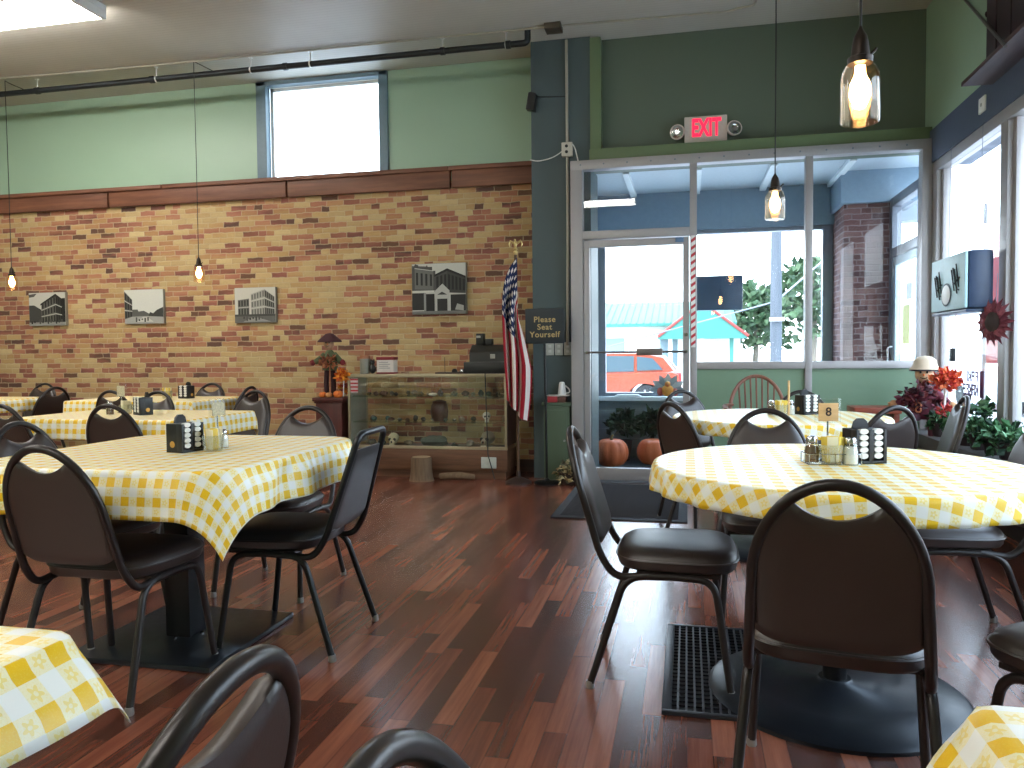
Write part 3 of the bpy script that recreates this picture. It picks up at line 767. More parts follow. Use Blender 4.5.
# third, farthest left and far round tables
packet_jar('glass cup of yellow sweetener packets on the third table by the brick wall', -4.47, 6.05, 1.1)
packet_jar('glass cup of yellow sweetener packets on the farthest left table', -6.22, 5.80, 1.2); shaker('glass pepper shaker on the farthest left table', -6.33, 5.75, pepper, 1.1)
packet_jar('glass cup of yellow sweetener packets on the far round table', .525, 4.70, 1.0); shaker('glass salt shaker on the far round table', .585, 4.755, salt, 1.0)
shaker('glass pepper shaker on the far round table', .475, 4.74, pepper, 1.0)
o = MB().tube([(.565, 4.69, ZT), (.565, 4.69, ZT+.20)], .006, 8).build('stirring_stick', tile); tag(o, 'thin pale stick upright beside the jars on the far round table', 'stick')
# ------------------------------------------------------------------ hanging lamps
bulbm = glow('filament_glow', (1.0, .62, .26, 1), 40); bulbs = glow('small_filament_glow', (1.0, .66, .30, 1), 24)
amber = glassm('amber_jar_glass', (1.0, .93, .84, 1), .10, .02, 1.35)
def pendant(label, loc, rj, hj, zc, side=None, em=None):
    """mason-jar lamp; loc = centre of the jar"""
    t = thing('pendant_lamp', label, 'pendant lamp', loc, 0, 'jar pendant lamps')
    g = MB(); top = hj*.5
    g.lathe([(rj*.93, -top), (rj, -top+.006), (rj, top*.35), (rj*.95, top*.62), (rj*.78, top*.86), (rj*.60, top), (rj*.56, top), (rj*.74, top*.84), (rj*.92, top*.6), (rj*.97, top*.3), (rj*.97, -top+.004), (rj*.90, -top)], 28)
    g.build('glass_jar', amber, t)
    g = MB(); g.lathe([(0, -hj*.28), (rj*.28, -hj*.24), (rj*.56, -hj*.04), (rj*.52, hj*.14), (rj*.28, hj*.30), (rj*.26, hj*.44)], 20); g.build('bulb', em or bulbm, t)
    g = MB(); g.lathe([(rj*.64, top-.004), (rj*.66, top+.012), (rj*.50, top+.016), (rj*.42, top+.05*hj/.165), (rj*.34, top+.07*hj/.165), (rj*.12, top+.09*hj/.165), (.003, top+.10*hj/.165)], 20)
    g.build('socket', M('dark_bronze', rgb(46, 36, 30), .4, .6), t)
    g = MB(); g.tube([(0, 0, top+.09*hj/.165), (0.002, 0, (zc-loc[2])*.5), (0, 0, zc-loc[2])], .0035 if loc[1] > 4 else .0035, 6); g.build('cord', MAT['black'], t)
    if side:
        g = MB(); zt = zc-loc[2]; g.tube([(0, 0, zt), (side*.25, -.02, zt-.04), (side*.5, .08, zt-.075), (side*.62, .22, zt-.02)], .0045, 6); g.build('swag_cord', MAT['black'], t)
    else:
        g = MB(); g.lathe([(.05, zc-loc[2]-.018), (.055, zc-loc[2]-.004), (.055, zc-loc[2])], 20); g.build('canopy', M('dark_bronze'), t)
    g = MB(); g.tube([(rj*.5, 0, top+.02), (rj*.75, 0, top+.03), (rj*.8, 0, top+.035)], .004, 6); g.build('switch_key', M('dark_bronze'), t)
    return t
p = at(860, 93, 2.3); pendant('large clear jar lamp with a glowing bulb hanging in the right foreground', tuple(p), .050, .162, CEIL)
p = at(199, 274, 6.62); pendant('small jar lamp hanging before the brick wall between two photographs', tuple(p), .050, .150, CEIL-.005, .30, bulbs)
p = at(12, 283, 6.62); pendant('small jar lamp at the far left edge before the brick wall', tuple(p), .050, .150, CEIL-.005, .30, bulbs)
p = at(775, 205, 4.6); pendant('glowing jar lamp on a long cord in front of the bright entry window', tuple(p), .054, .160, CEIL, None, bulbs)

# ------------------------------------------------------------------ ceiling: light, pipe, conduit
diff = glow('fluorescent_diffuser', (1.0, .975, .92, 1), 23)
def ceil_light(label, x, y, L=2.44, rz=0):
    t = thing('ceiling_light', label, 'ceiling light', (x, y, CEIL), rz, 'fluorescent ceiling lights')
    g = MB(); g.box((-L/2, -.17, -.045), (L/2, .17, -.001), .004); g.box((-L/2, -.165, -.11), (-L/2+.03, .165, -.045), .004); g.box((L/2-.03, -.165, -.11), (L/2, .165, -.045), .004)
    g.build('housing', MAT['white'], t)
    g = MB(); g.prism([(-.15, -.045), (-.165, -.05), (-.165, -.085), (-.14, -.11), (.14, -.11), (.165, -.085), (.165, -.05), (.15, -.045)], -L/2+.03, L/2-.03, 'x'); g.build('diffuser', diff, t); return t
ceil_light('long fluorescent light on the ceiling at the top left corner', -5.68, 5.26)
for k, (x, y) in enumerate(((-5.68, 2.2), (-2.1, -.6), (-5.68, -1.2), (-5.68, -3.4))):  # unseen fixtures, added to light the closed room
    ceil_light('added fluorescent ceiling light out of the picture, %s' % ('over the left tables', 'above the room behind the camera', 'at the left behind the camera', 'at the rear left')[k], x, y)
zp = 3.785; yp = 6.67
g = MB(); g.tube([(XL+.05, yp, zp), (-5, yp, zp), (-1.40, yp, zp)], .027, 10); g.tube(fillet([(-1.42, yp, zp), (-1.33, yp, zp), (-1.33, yp, CEIL)], .04), .027, 10)
pr = tag(g.build('sprinkler_pipe', M('black_iron', rgb(44, 48, 52), .4, .4)), 'black iron pipe running along the ceiling above the brick wall', 'pipe')
g = MB()
for x in (-9.2, -8.1, -6.3, -5.0, -3.6, -2.09, -1.5): g.tube([(x-.02, yp, zp), (x+.02, yp, zp)], .034, 10)
g.build('coupling', M('black_iron'), pr)
for x in (-8.1, -6.3, -4.95, -3.95, -3.35, -2.09, -1.52):
    g = MB(); g.tube([(x, yp, zp+.02), (x, yp, CEIL)], .006, 6); g.lathe([(.022, -.006), (.022, 0)], 12, (x, yp, CEIL)); g.tube([(x-.006, yp, zp), (x+.006, yp, zp)], .031, 12); g.build('pipe_hanger', MAT['white'], pr)
g = MB(); g.tube([(XL+.05, 6.42, CEIL-.011), (-5, 6.60, CEIL-.011), (-1.12, 6.64, CEIL-.011), (.30, 6.70, CEIL-.011), (.52, 6.62, CEIL-.011), (.60, 6.2, CEIL-.011), (.66, 5.4, CEIL-.011)], .009, 8)
cn = tag(g.build('ceiling_conduit', M('pale_conduit', rgb(176, 170, 156), .4, .3)), 'thin pale conduit along the ceiling, turning away above the exit sign', 'conduit')
g = MB(); g.box((-1.17, 6.57, CEIL-.05), (-1.03, 6.71, CEIL-.001), .006); g.build('junction_box', M('bronze_box', rgb(88, 78, 66), .5, .3), cn)
g = MB(); cx = -1.035; g.tube([(cx, 6.93, CEIL-.02), (cx+.002, 6.935, 2.3), (cx-.008, 6.935, 1.20)], .013, 8)
wc = tag(g.build('wall_conduit', M('pale_conduit')), 'grey conduit running down the slate column', 'conduit')
g = MB(); g.box((cx-.045, 6.895, 2.865), (cx+.05, 6.949, 2.985), .006); g.build('outlet_box', M('beige_box', rgb(206, 200, 186), .5), wc)
g = MB()
for z in (2.9, 2.95): g.tube([(cx, 6.897, z), (cx, 6.890, z)], .014, 10)
g.build('socket', MAT['black'], wc)
g = MB()
pts = [Vector((-1.40, 7.26, 2.94)), Vector((-1.37, 6.93, 2.86)), Vector((-1.30, 6.925, 2.84)), Vector((-1.16, 6.925, 2.86)), Vector((-1.04, 6.925, 2.94)), Vector((-.99, 6.91, 2.98)), Vector((-.96, 6.90, 2.93)), Vector((-.93, 6.87, 2.81))]
g.tube(fillet(pts, .1, 5), .005, 6); tag(g.build('loose_cable', MAT['white']), 'white cable drooping from the outlet box on the slate column', 'cable')
t = thing('security_camera', 'small black camera on the left edge of the slate column, under the ceiling', 'camera', (-1.345, 6.95, 3.36))
g = MB(); g.prism([(-.045, -.07), (.03, -.085), (.045, .06), (.0, .075), (-.02, .07)], -.09, -.012, 'y'); g.build('housing', MAT['black'], t)
g = MB(); g.tube([(.0, -.02, .0), (.0, .0, .0)], .015, 8); g.build('bracket', MAT['black'], t)
g = MB(); g.tube([(.04, -.006, .055), (.15, -.006, .045), (.31, -.006, .035)], .003, 6); g.build('lead', MAT['black'], t)

# ------------------------------------------------------------------ exit sign
t = thing('exit_sign', 'white exit sign with red letters and two lamp heads above the door', 'exit sign', (.155, 7.06, 3.015))
MB().box((-.178, -.075, -.165), (.178, -.022, .135), .008).build('sign_box', M('sign_white', rgb(214, 200, 190), .5), t)
MB().box((-.05, -.03, -.05), (.05, -.001, .05)).build('mount', MAT['white'], t)
red = glow('red_exit_glow', (1.0, .02, .06, 1), 1.6)
E = text_mb('EXIT', .205, .004, Matrix.Translation((0.004, -.077, .030)) @ FACE_Y @ Matrix.Diagonal((.58, 1, 1, 1)), .007, spacing=1.0); E.build('lettering', red, t, smooth=False)
for sx in (-1, 1):
    g = MB(); g.xf = Matrix.Translation((sx*.235, -.075, .012)) @ Matrix.Rotation(R(90-sx*6), 4, 'X') @ Matrix.Rotation(R(sx*14), 4, 'Y')
    g.lathe([(.02, -.065), (.05, -.04), (.062, 0), (.066, .012), (.062, .018)], 20); h = g.build('lamp_head', M('sign_white'), t)
    g = MB(); g.xf = Matrix.Translation((sx*.235, -.075, .012)) @ Matrix.Rotation(R(90-sx*6), 4, 'X') @ Matrix.Rotation(R(sx*14), 4, 'Y')
    g.lathe([(.055, .0182), (.03, .024), (.012, .014), (0, .014)], 18); g.build('lens', MAT['chrome'], h)
    g = MB(); g.tube([(sx*.178, -.05, .012), (sx*.205, -.05, .012)], .014, 8); g.build('arm', MAT['white'], t)

# ------------------------------------------------------------------ canvases on the brick wall
def canvas(label, x0, x1, z0, z1, shapes, dep=.035):
    t = thing('canvas_print', label, 'picture', ((x0+x1)/2, YB+.002, (z0+z1)/2), 0, 'black and white town photographs on the brick wall')
    w, h = (x1-x0), (z1-z0)
    MB().box((-w/2, -dep, -h/2), (w/2, 0, h/2), .003).build('stretched_canvas', M('canvas_edge', rgb(140, 138, 128), .7), t)
    g = MB(); y = -dep-.0004
    for k, (gray, poly) in enumerate(shapes):
        g.cur = rgb(gray, gray, int(gray*.96)); yy = y-.00012*k
        g.face([g.pt(((a-.5)*w*.985, yy, (b-.5)*h*.985)) for a, b in poly])
    o = g.build('printed_photo', MAT['vc'], t, smooth=False)
    return t
def rect(a, b, c, d): return [(a, b), (c, b), (c, d), (a, d)]
def facade(gray, x0, y0a, y1a, x1, y0b, y1b, nx, ny, win=40, m=.16, base=0.0):
    """a receding facade with rows of windows"""
    out = [(gray, [(x0, y0a), (x1, y0b), (x1, y1b), (x0, y1a)])]
    def q(s, t_): return (x0+(x1-x0)*s, (y0a+(y0b-y0a)*s)*(1-t_)+(y1a+(y1b-y1a)*s)*t_)
    for i in range(nx):
        for j in range(ny):
            s0, s1 = (i+m*1.4)/nx, (i+1-m*1.4)/nx; t0, t1 = base+(1-base)*(j+m)/ny, base+(1-base)*(j+1-m)/ny
            out.append((win, [q(s0, t0), q(s1, t0), q(s1, t1), q(s0, t1)]))
    for j in range(1, ny+1):
        t0 = base+(1-base)*j/ny; out.append((200, [q(0, t0-.022), q(1, t0-.022), q(1, t0+.012), q(0, t0+.012)]))
    return out
sky = (206, rect(0, 0, 1, 1))
people = [(30+17*(k % 4), rect(.06+k*.075, .05+.03*((k*7) % 3), .10+k*.075, .13+.02*((k*5) % 4))) for k in range(12)]
canvas('black and white photograph at the far left showing a corner building and a crowd', -7.07, -6.595, 1.482, 1.846,
  [sky, (90, [(0, .95), (.22, .98), (.14, .88), (0, .86)]), (70, [(0, .62), (.14, .62), (.34, .48), (.34, .1), (0, .1)])]+facade(104, .34, .08, .66, .74, .08, .92, 5, 3, 45)+facade(60, .74, .08, .92, .92, .08, .78, 3, 3, 30)+[(48, [(.32, .66), (.74, .96), (.93, .79), (.93, .73), (.74, .88), (.32, .61)]), (38, rect(.91, .1, 1, .82)), (150, rect(0, 0, 1, .10))]+people)
canvas('black and white photograph second from the left showing a wide pale street', -5.86, -5.385, 1.482, 1.846,
  [(218, rect(0, 0, 1, 1))]+facade(84, 0, .12, .98, .20, .2, .72, 3, 3, 40)+[(96, [(.2, .2), (.2, .42), (.34, .42), (.36, .36), (.5, .38), (.62, .30), (.80, .30), (.8, .2)]), (60, [(.62, .2), (.66, .34), (.74, .30), (.84, .40), (1, .48), (1, .18)]), (168, [(0, 0), (1, 0), (1, .19), (.6, .22), (.2, .21), (0, .14)]), (205, [(.3, .05), (.75, .05), (.58, .2), (.48, .2)])]+people[3:8])
canvas('black and white photograph third from the left showing a large pale corner building', -4.55, -4.085, 1.470, 1.832,
  [sky]+facade(168, .40, .2, .82, .74, .2, .96, 5, 3, 110)+facade(120, .74, .2, .96, .98, .22, .74, 5, 3, 50)+facade(110, .08, .2, .66, .36, .2, .70, 4, 2, 50)+[(70, rect(0, .17, 1, .24)), (100, rect(0, 0, 1, .18)), (150, [(.2, .02), (.9, .02), (.6, .14), (.4, .14)])]+people[2:9])
canvas('larger black and white photograph on the right showing brick shopfronts and an arched entrance', -2.62, -2.07, 1.518, 2.010,
  [(202, rect(0, 0, 1, 1))]+facade(96, 0, .48, .98, .30, .46, .96, 3, 1, 40, .2)+[(80, [(.0, .9), (.06, 1), (.12, .98), (.12, .93), (.26, .93), (.28, .98), (.30, .94), (.38, .94), (.38, .86), (.44, .86), (.44, .44), (0, .46)])]+facade(110, .05, .5, .92, .40, .48, .86, 4, 1, 44, .2)+facade(74, .44, .40, .80, .66, .42, .86, 3, 1, 40)+facade(64, .66, .42, .86, 1, .40, .72, 5, 1, 36)
  +[(36, [(.42, .78), (.66, .90), (1, .74), (1, .70), (.66, .85), (.42, .74)]), (214, rect(0, .43, .42, .47)), (44, rect(0, .08, .22, .42)), (30, rect(.26, .04, .42, .40)), (150, rect(.22, .06, .26, .42)), (190, [(.43, .05), (.43, .46), (.57, .60), (.70, .46), (.70, .05)]), (46, rect(.47, .05, .66, .30)), (60, [(.47, .38), (.56, .44), (.66, .38)]), (46, rect(.72, .06, 1, .38)), (170, [(.80, .08), (.84, .2), (.96, .16), (.96, .06)]), (120, rect(0, 0, 1, .06))], .04)

# ------------------------------------------------------------------ display case
CX0, CX1, CY0, CY1, CZ = -3.10, -1.575, 6.80, 7.22, .952
wd = m_wood('case_walnut', rgb(84, 56, 40), rgb(118, 82, 58), .45, 'x'); wdd = m_wood('case_dark_end', rgb(54, 34, 30), rgb(70, 44, 38), .4, 'z')
t = thing('display_case', 'low glass display case of rocks and skulls standing against the brick wall', 'display case', (CX0, CY0, 0))
W = CX1-CX0; D = CY1-CY0
g = MB(); g.box((.02, .02, 0), (W-.02, D, .07)); g.box((0, 0, .07), (W, D, .265), .004); g.build('base_cabinet', wd, t)
g = MB()
for a, b in (((0, -.004, .265), (W, .018, .292)), ((0, -.004, CZ-.03), (W, .018, CZ)), ((0, -.004, .292), (.02, .018, CZ-.03)), ((W-.02, -.004, .292), (W, .018, CZ-.03)), ((0, D-.018, CZ-.03), (W, D, CZ)), ((0, D-.018, .265), (.02, D, CZ-.03)), ((W-.02, D-.018, .265), (W, D, CZ-.03)), ((0, .018, CZ-.03), (.018, D-.018, CZ)), ((W-.018, .018, CZ-.03), (W, D-.018, CZ))): g.box(a, b, .002)
g.build('metal_frame', M('brassy_aluminium', rgb(170, 156, 128), .38, .5), t)
MB().box((W-.016, .018, .292), (W-.002, D-.018, CZ-.03)).build('end_panel', wdd, t)
MB().box((.02, .004, .292), (W-.02, .008, CZ-.03)).build('front_pane', MAT['clear'], t)
MB().box((.006, .018, .292), (.01, D-.018, CZ-.03)).build('side_pane', M('frosted_end', rgb(150, 152, 140), .4), t)
MB().box((.02, .018, CZ-.008), (W-.02, D-.018, CZ)).build('top_pane', MAT['clear'], t)
SHZ = (.2655, .505, .745)
for z in SHZ[1:]: MB().box((.022, .06, z-.008), (W-.022, D-.03, z)).build('shelf', glassm('green_shelf_glass', (.80, .86, .80, 1), .2, .02, 1.4), t)
g = MB(); g.box((.03, -.0055, CZ-.17), (.105, -.0045, CZ-.04)); fl = g.build('flag_sticker', M('white_sticker', rgb(200, 180, 176), .5), t)
g = MB()
for k in range(4): g.box((.03, -.0065, CZ-.16+k*.034), (.105, -.0056, CZ-.145+k*.034))
g.build('stripes', M('flag_red', rgb(170, 36, 44), .6), fl)
MB().box((W-.24, -.012, .10), (W-.10, .0, .20), .003).build('paper_card', M('pale_card', rgb(186, 190, 180), .6), t)
tones = [rgb(96, 92, 78), rgb(74, 82, 70), rgb(120, 108, 88), rgb(62, 58, 54), rgb(140, 132, 116), rgb(92, 66, 52), rgb(70, 92, 84)]
stone_m = [M('stone_%d' % k, c, .75, bump=.6, var=.35, scale=25) for k, c in enumerate(tones)]
protos = []
for k in range(7):
    g = MB(); random.seed(100+k); g.blob((0, 0, .026), (.040+.01*(k % 3), .034, .027+.004*(k % 2)), 10, 6, .16); protos.append(g.build('mineral_specimen', stone_m[k], angle=30))
random.seed(11)
cnt = 0
for si, (z, n, sh) in enumerate(((SHZ[0], 11, 'floor'), (SHZ[1], 17, 'middle glass shelf'), (SHZ[2], 18, 'top glass shelf'))):
    for k in range(n):
        xk = CX0+.09+(W-.2)*(k+.5)/n+random.uniform(-.012, .012); yk = CY0+random.uniform(.13, .28)
        if si == 0 and (abs(xk-(CX0+.38)) < .09 or abs(xk-(CX0+1.29)) < .13 or abs(xk-(CX0+.78)) < .15): continue
        if si == 1 and (abs(xk-(CX0+.83)) < .06 or abs(xk-(CX0+1.29)) < .09): continue
        s_ = protos[cnt % 7] if cnt < 7 else protos[random.randrange(7)].copy()
        if cnt >= 7: COL.objects.link(s_)
        cnt += 1; s_.location = (xk, yk, z); sc = random.uniform(.62, 1.0)*(1.25 if si == 0 else .9); s_.scale = (sc*.8, sc, sc*random.uniform(.8, 1.2)); s_.rotation_euler = (0, 0, random.uniform(0, 6))
        tag(s_, 'small rough mineral on the %s of the display case' % sh, 'stone', 'minerals on the %s of the display case' % sh)
bone = M('old_bone', rgb(196, 184, 150), .7, bump=.3); dark = M('dark_socket', rgb(30, 26, 22), .8)
def skull(label, loc, rz, s, m=None):
    t = thing('animal_skull', label, 'skull', loc, rz, 'skulls in the display case')
    g = MB(); g.blob((0, .02*s, .070*s), (.050*s, .060*s, .050*s), 16, 10); g.blob((0, -.035*s, .040*s), (.030*s, .036*s, .036*s), 14, 8); g.box((-.026*s, -.062*s, .001), (.026*s, -.02*s, .020*s), .006*s); g.build('cranium', m or bone, t, angle=80)
    for sx in (-1, 1): g = MB(); g.blob((sx*.021*s, -.046*s, .064*s), (.0135*s, .012*s, .014*s), 10, 6); g.build('eye_socket', dark, t)
    g = MB(); g.blob((0, -.070*s, .044*s), (.008*s, .006*s, .010*s), 8, 5); g.build('nose_hole', dark, t)
    g = MB()
    for k in range(6): g.box(((-.022+k*.0075)*s, -.0655*s, .008*s), ((-.0165+k*.0075)*s, -.061*s, .021*s))
    g.build('teeth', M('ivory', rgb(222, 214, 190), .5), t); return t
skull('small pale skull with dark eye sockets at the left of the display case floor', (CX0+.38, CY0+.16, SHZ[0]), .15, 1.05)
skull('wide grey skull at the right of the display case floor', (CX0+1.29, CY0+.19, SHZ[0]), -.2, 1.25, M('grey_bone', rgb(150, 140, 120), .8, bump=.3))
skull('white skull on the middle shelf at the right of the display case', (CX0+1.29, CY0+.19, SHZ[1]), .3, .75, M('white_bone', rgb(226, 222, 206), .7))
g = MB(); g.blob((0, 0, .05), (.135, .07, .055), 16, 8, .12); o = g.build('fossil_slab', M('dark_fossil', rgb(70, 74, 66), .8, bump=.6), loc=(CX0+.78, CY0+.19, SHZ[0])); tag(o, 'broad dark rock in the middle of the display case floor', 'stone')
g = MB(); g.lathe([(.055, 0), (.075, .03), (.085, .09), (.075, .15), (.062, .17), (.05, .165)], 18); g.lathe([(.064, .166), (.066, .185), (.02, .20), (0, .20)], 18); o = g.build('brown_crock', M('crock_brown', rgb(76, 48, 38), .4), loc=(CX0+.83, CY0+.2, SHZ[1])); tag(o, 'dark brown lidded crock in the middle of the display case shelf', 'crock')
g = MB(); g.blob((0, 0, .016), (.045, .03, .016), 12, 6); o = g.build('white_shell', M('shell_white', rgb(236, 232, 214), .4), loc=(CX0+.80, CY0+.10, SHZ[2])); tag(o, 'white shell on the front of the top shelf of the display case', 'shell')
# things on the case
zt = CZ+.001
def canister(label, x, y, r, h, m, lidm, name='canister'):
    t = thing(name, label, 'jar', (x, y, zt)); g = MB(); g.lathe([(r*.95, 0), (r, .005), (r, h*.82), (r*.92, h*.86)], 20); g.build('jar_body', m, t)
    g = MB(); g.lathe([(r*.98, h*.84), (r*.98, h), (r*.9, h*1.02), (0, h*1.02)], 20); g.build('lid', lidm, t); return t
t = thing('tin_box', 'white tin with red lid and red base on top of the display case', 'tin', (CX0+.34, CY0+.14, zt))
MB().box((-.085, -.055, .012), (.085, .055, .135), .01).build('tin_body', M('tin_white', rgb(206, 198, 190), .45), t); MB().box((-.09, -.06, .128), (.09, .06, .160), .01).build('lid', M('tin_red', rgb(132, 30, 38), .4), t); MB().box((-.088, -.058, 0), (.088, .058, .014), .004).build('rim', M('tin_red'), t)
g = MB(); 
for k in range(4): g.box((-.06, -.0562, .05+k*.018), (.05-.02*(k % 2), -.0552, .056+k*.018))
g.build('printed_lines', M('grey_print', rgb(140, 136, 134), .6), t)
canister('glass jar with a tan lid at the left end of the display case top', CX0+.12, CY0+.13, .048, .17, M('grey_jar', rgb(136, 134, 120), .3), M('tan_lid', rgb(168, 110, 76), .6))
t = thing('black_figurine', 'small black figurine between the jar and the red and white tin', 'figurine', (CX0+.20, CY0+.12, zt)); g = MB(); g.blob((0, 0, .045), (.032, .028, .045), 12, 8); g.blob((0, -.004, .105), (.024, .022, .024), 12, 8); g.build('figure', MAT['black'], t); g = MB()
for sx in (-1, 1): g.blob((sx*.015, 0, .128), (.007, .005, .012), 6, 5)
g.build('ears', MAT['black'], t)
t = thing('cash_register', 'black cash register on the right end of the display case', 'cash register', (CX0+1.335, CY0+.20, zt))
MB().box((-.21, -.19, 0), (.215, .19, .105), .006).build('cash_drawer', MAT['black'], t)
dk = M('charcoal_plastic', rgb(48, 48, 46), .45)
MB().prism([(-.15, .105), (.18, .105), (.18, .26), (-.06, .26), (-.15, .19)], -.165, .19, 'x').build('register_body', dk, t)
g = MB()
for i in range(6):
    for j in range(4):
        if i != 3: g.box((-.14+i*.034, -.147+j*.018, .147+j*.016), (-.114+i*.034, -.137+j*.018, .165+j*.016), .002)
g.build('keypad', M('dark_grey_keys', rgb(66, 66, 64), .5), t)
MB().box((.03, -.158, .135), (.075, -.143, .175), .003).build('white_key_panel', M('pale_key', rgb(176, 176, 168), .5), t)
MB().box((-.13, -.05, .26), (-.055, .02, .365), .006).build('customer_display', MAT['black'], t); MB().box((-.05, -.03, .26), (.02, .03, .315), .005).build('receipt_printer', MAT['black'], t)
MB().box((-.125, -.053, .325), (-.085, -.05, .345)).build('display_screen', M('pale_key'), t)
t = thing('paper_spike', 'thin receipt spike on a dark board left of the cash register', 'spike', (CX0+.92, CY0+.10, zt)); MB().box((-.08, -.05, 0), (.20, .09, .012), .003).build('board', M('dark_board', rgb(58, 42, 36), .5), t); MB().tube([(0, 0, .012), (0, 0, .15)], .003, 6).build('spike', MAT['black'], t)
for k, (dx, m, lab) in enumerate(((.09, MAT['black'], 'small dark tape roll on the board left of the cash register'), (.165, MAT['chrome'], 'small silver bell on the board beside the cash register'))):
    g = MB(); g.lathe([(.026, 0), (.028, .006), (.024, .022), (.012, .032), (0, .034)], 16); o = g.build('counter_bell' if k else 'tape_roll', m, loc=(CX0+.92+dx, CY0+.11, zt+.0122)); tag(o, lab, 'bell' if k else 'tape')
t = thing('blue_box', 'dark blue box behind the cash register next to the flag', 'box', (CX1-.02, CY0+.30, zt)); MB().box((-.06, -.10, 0), (.06, .10, .255), .008).build('carton', M('dark_blue_card', rgb(34, 62, 92), .5), t); MB().box((-.055, -.102, .19), (.055, -.1, .21)).build('pale_band', M('pale_blue_card', rgb(110, 140, 166), .5), t)
tag(MB().tube([(CX0+1.33, CY0-.008, .955), (CX0+1.34, CY0-.012, .6), (CX0+1.35, CY0-.012, .22), (CX0+1.39, CY0-.03, .10), (CX0+1.42, CY0-.05, .006)], .005, 6).build('power_cord', MAT['black']), 'black power cord hanging down the front of the display case', 'cord')
g = MB(); g.lathe([(.115, 0), (.105, .03), (.095, .10), (.092, .205), (.085, .21), (0, .212)], 20, sx=1, sy=.9)
t = thing('tree_stump', 'small cut tree stump on the floor in front of the display case', 'stump', (-2.33, 6.64, 0)); g.build('bark', m_wood('bark', rgb(92, 72, 54), rgb(128, 104, 78), .8, 'z'), t); MB().lathe([(.082, .2125), (.082, .2135), (0, .2145)], 20).build('cut_face', m_wood('cut_wood', rgb(150, 126, 96), rgb(172, 146, 112), .7, 'x'), t)
tag(MB().tube([(-2.18, 6.72, .03), (-2.0, 6.70, .045), (-1.86, 6.73, .028)], [.028, .034, .022], 9).build('driftwood', M('bark')), 'piece of driftwood lying by the tree stump', 'wood')

# ------------------------------------------------------------------ pedestal, scarecrow and garland
PX, PY = -3.285, 6.90
t = thing('pedestal_stand', 'dark red-brown wooden pedestal left of the display case', 'pedestal', (PX, PY, 0)); rb = m_wood('red_mahogany', rgb(70, 34, 30), rgb(92, 46, 38), .4, 'z')
MB().box((-.145, -.145, 0), (.145, .145, .06), .006).build('plinth', rb, t); MB().box((-.13, -.13, .06), (.13, .13, .68), .004).build('body', rb, t); g = MB(); g.box((-.155, -.155, .70), (.155, .155, .735), .008); g.box((-.14, -.14, .68), (.14, .14, .70), .004); g.build('top', rb, t)
leafc = [rgb(206, 92, 36), rgb(222, 130, 44), rgb(176, 62, 40), rgb(196, 150, 60), rgb(130, 50, 44)]
def leaf_cluster(mb, c, r, n, pal, size=.03, seed=1, flat=1.0):
    rnd = random.Random(seed)
    for k in range(n):
        th, ph = rnd.uniform(0, 2*PI), math.acos(rnd.uniform(-.6, 1)); rr = r*rnd.uniform(.55, 1)
        p = Vector((c[0]+rr*sin(ph)*cos(th), c[1]+rr*sin(ph)*sin(th)*flat, c[2]+rr*cos(ph)))
        d = Vector((rnd.uniform(-1, 1), rnd.uniform(-1, .2), rnd.uniform(-.6, 1))).normalized(); s_ = d.cross(Vector((rnd.uniform(-1, 1), rnd.uniform(-1, 1), rnd.uniform(-1, 1)))).normalized()
        nn = d.cross(s_); L = size*rnd.uniform(.7, 1.4); mb.cur = pal[rnd.randrange(len(pal))]
        a, b, e, f = p, p+d*L*.5+s_*L*.32+nn*L*.1, p+d*L, p+d*L*.5-s_*L*.32+nn*L*.1; m_ = p+d*L*.5-nn*L*.06
        i = [mb.pt(q) for q in (a, b, e, f, m_)]
        mb.face((i[0], i[1], i[4])); mb.face((i[1], i[2], i[4])); mb.face((i[2], i[3], i[4])); mb.face((i[3], i[0], i[4]))
    mb.cur = (1, 1, 1, 1)
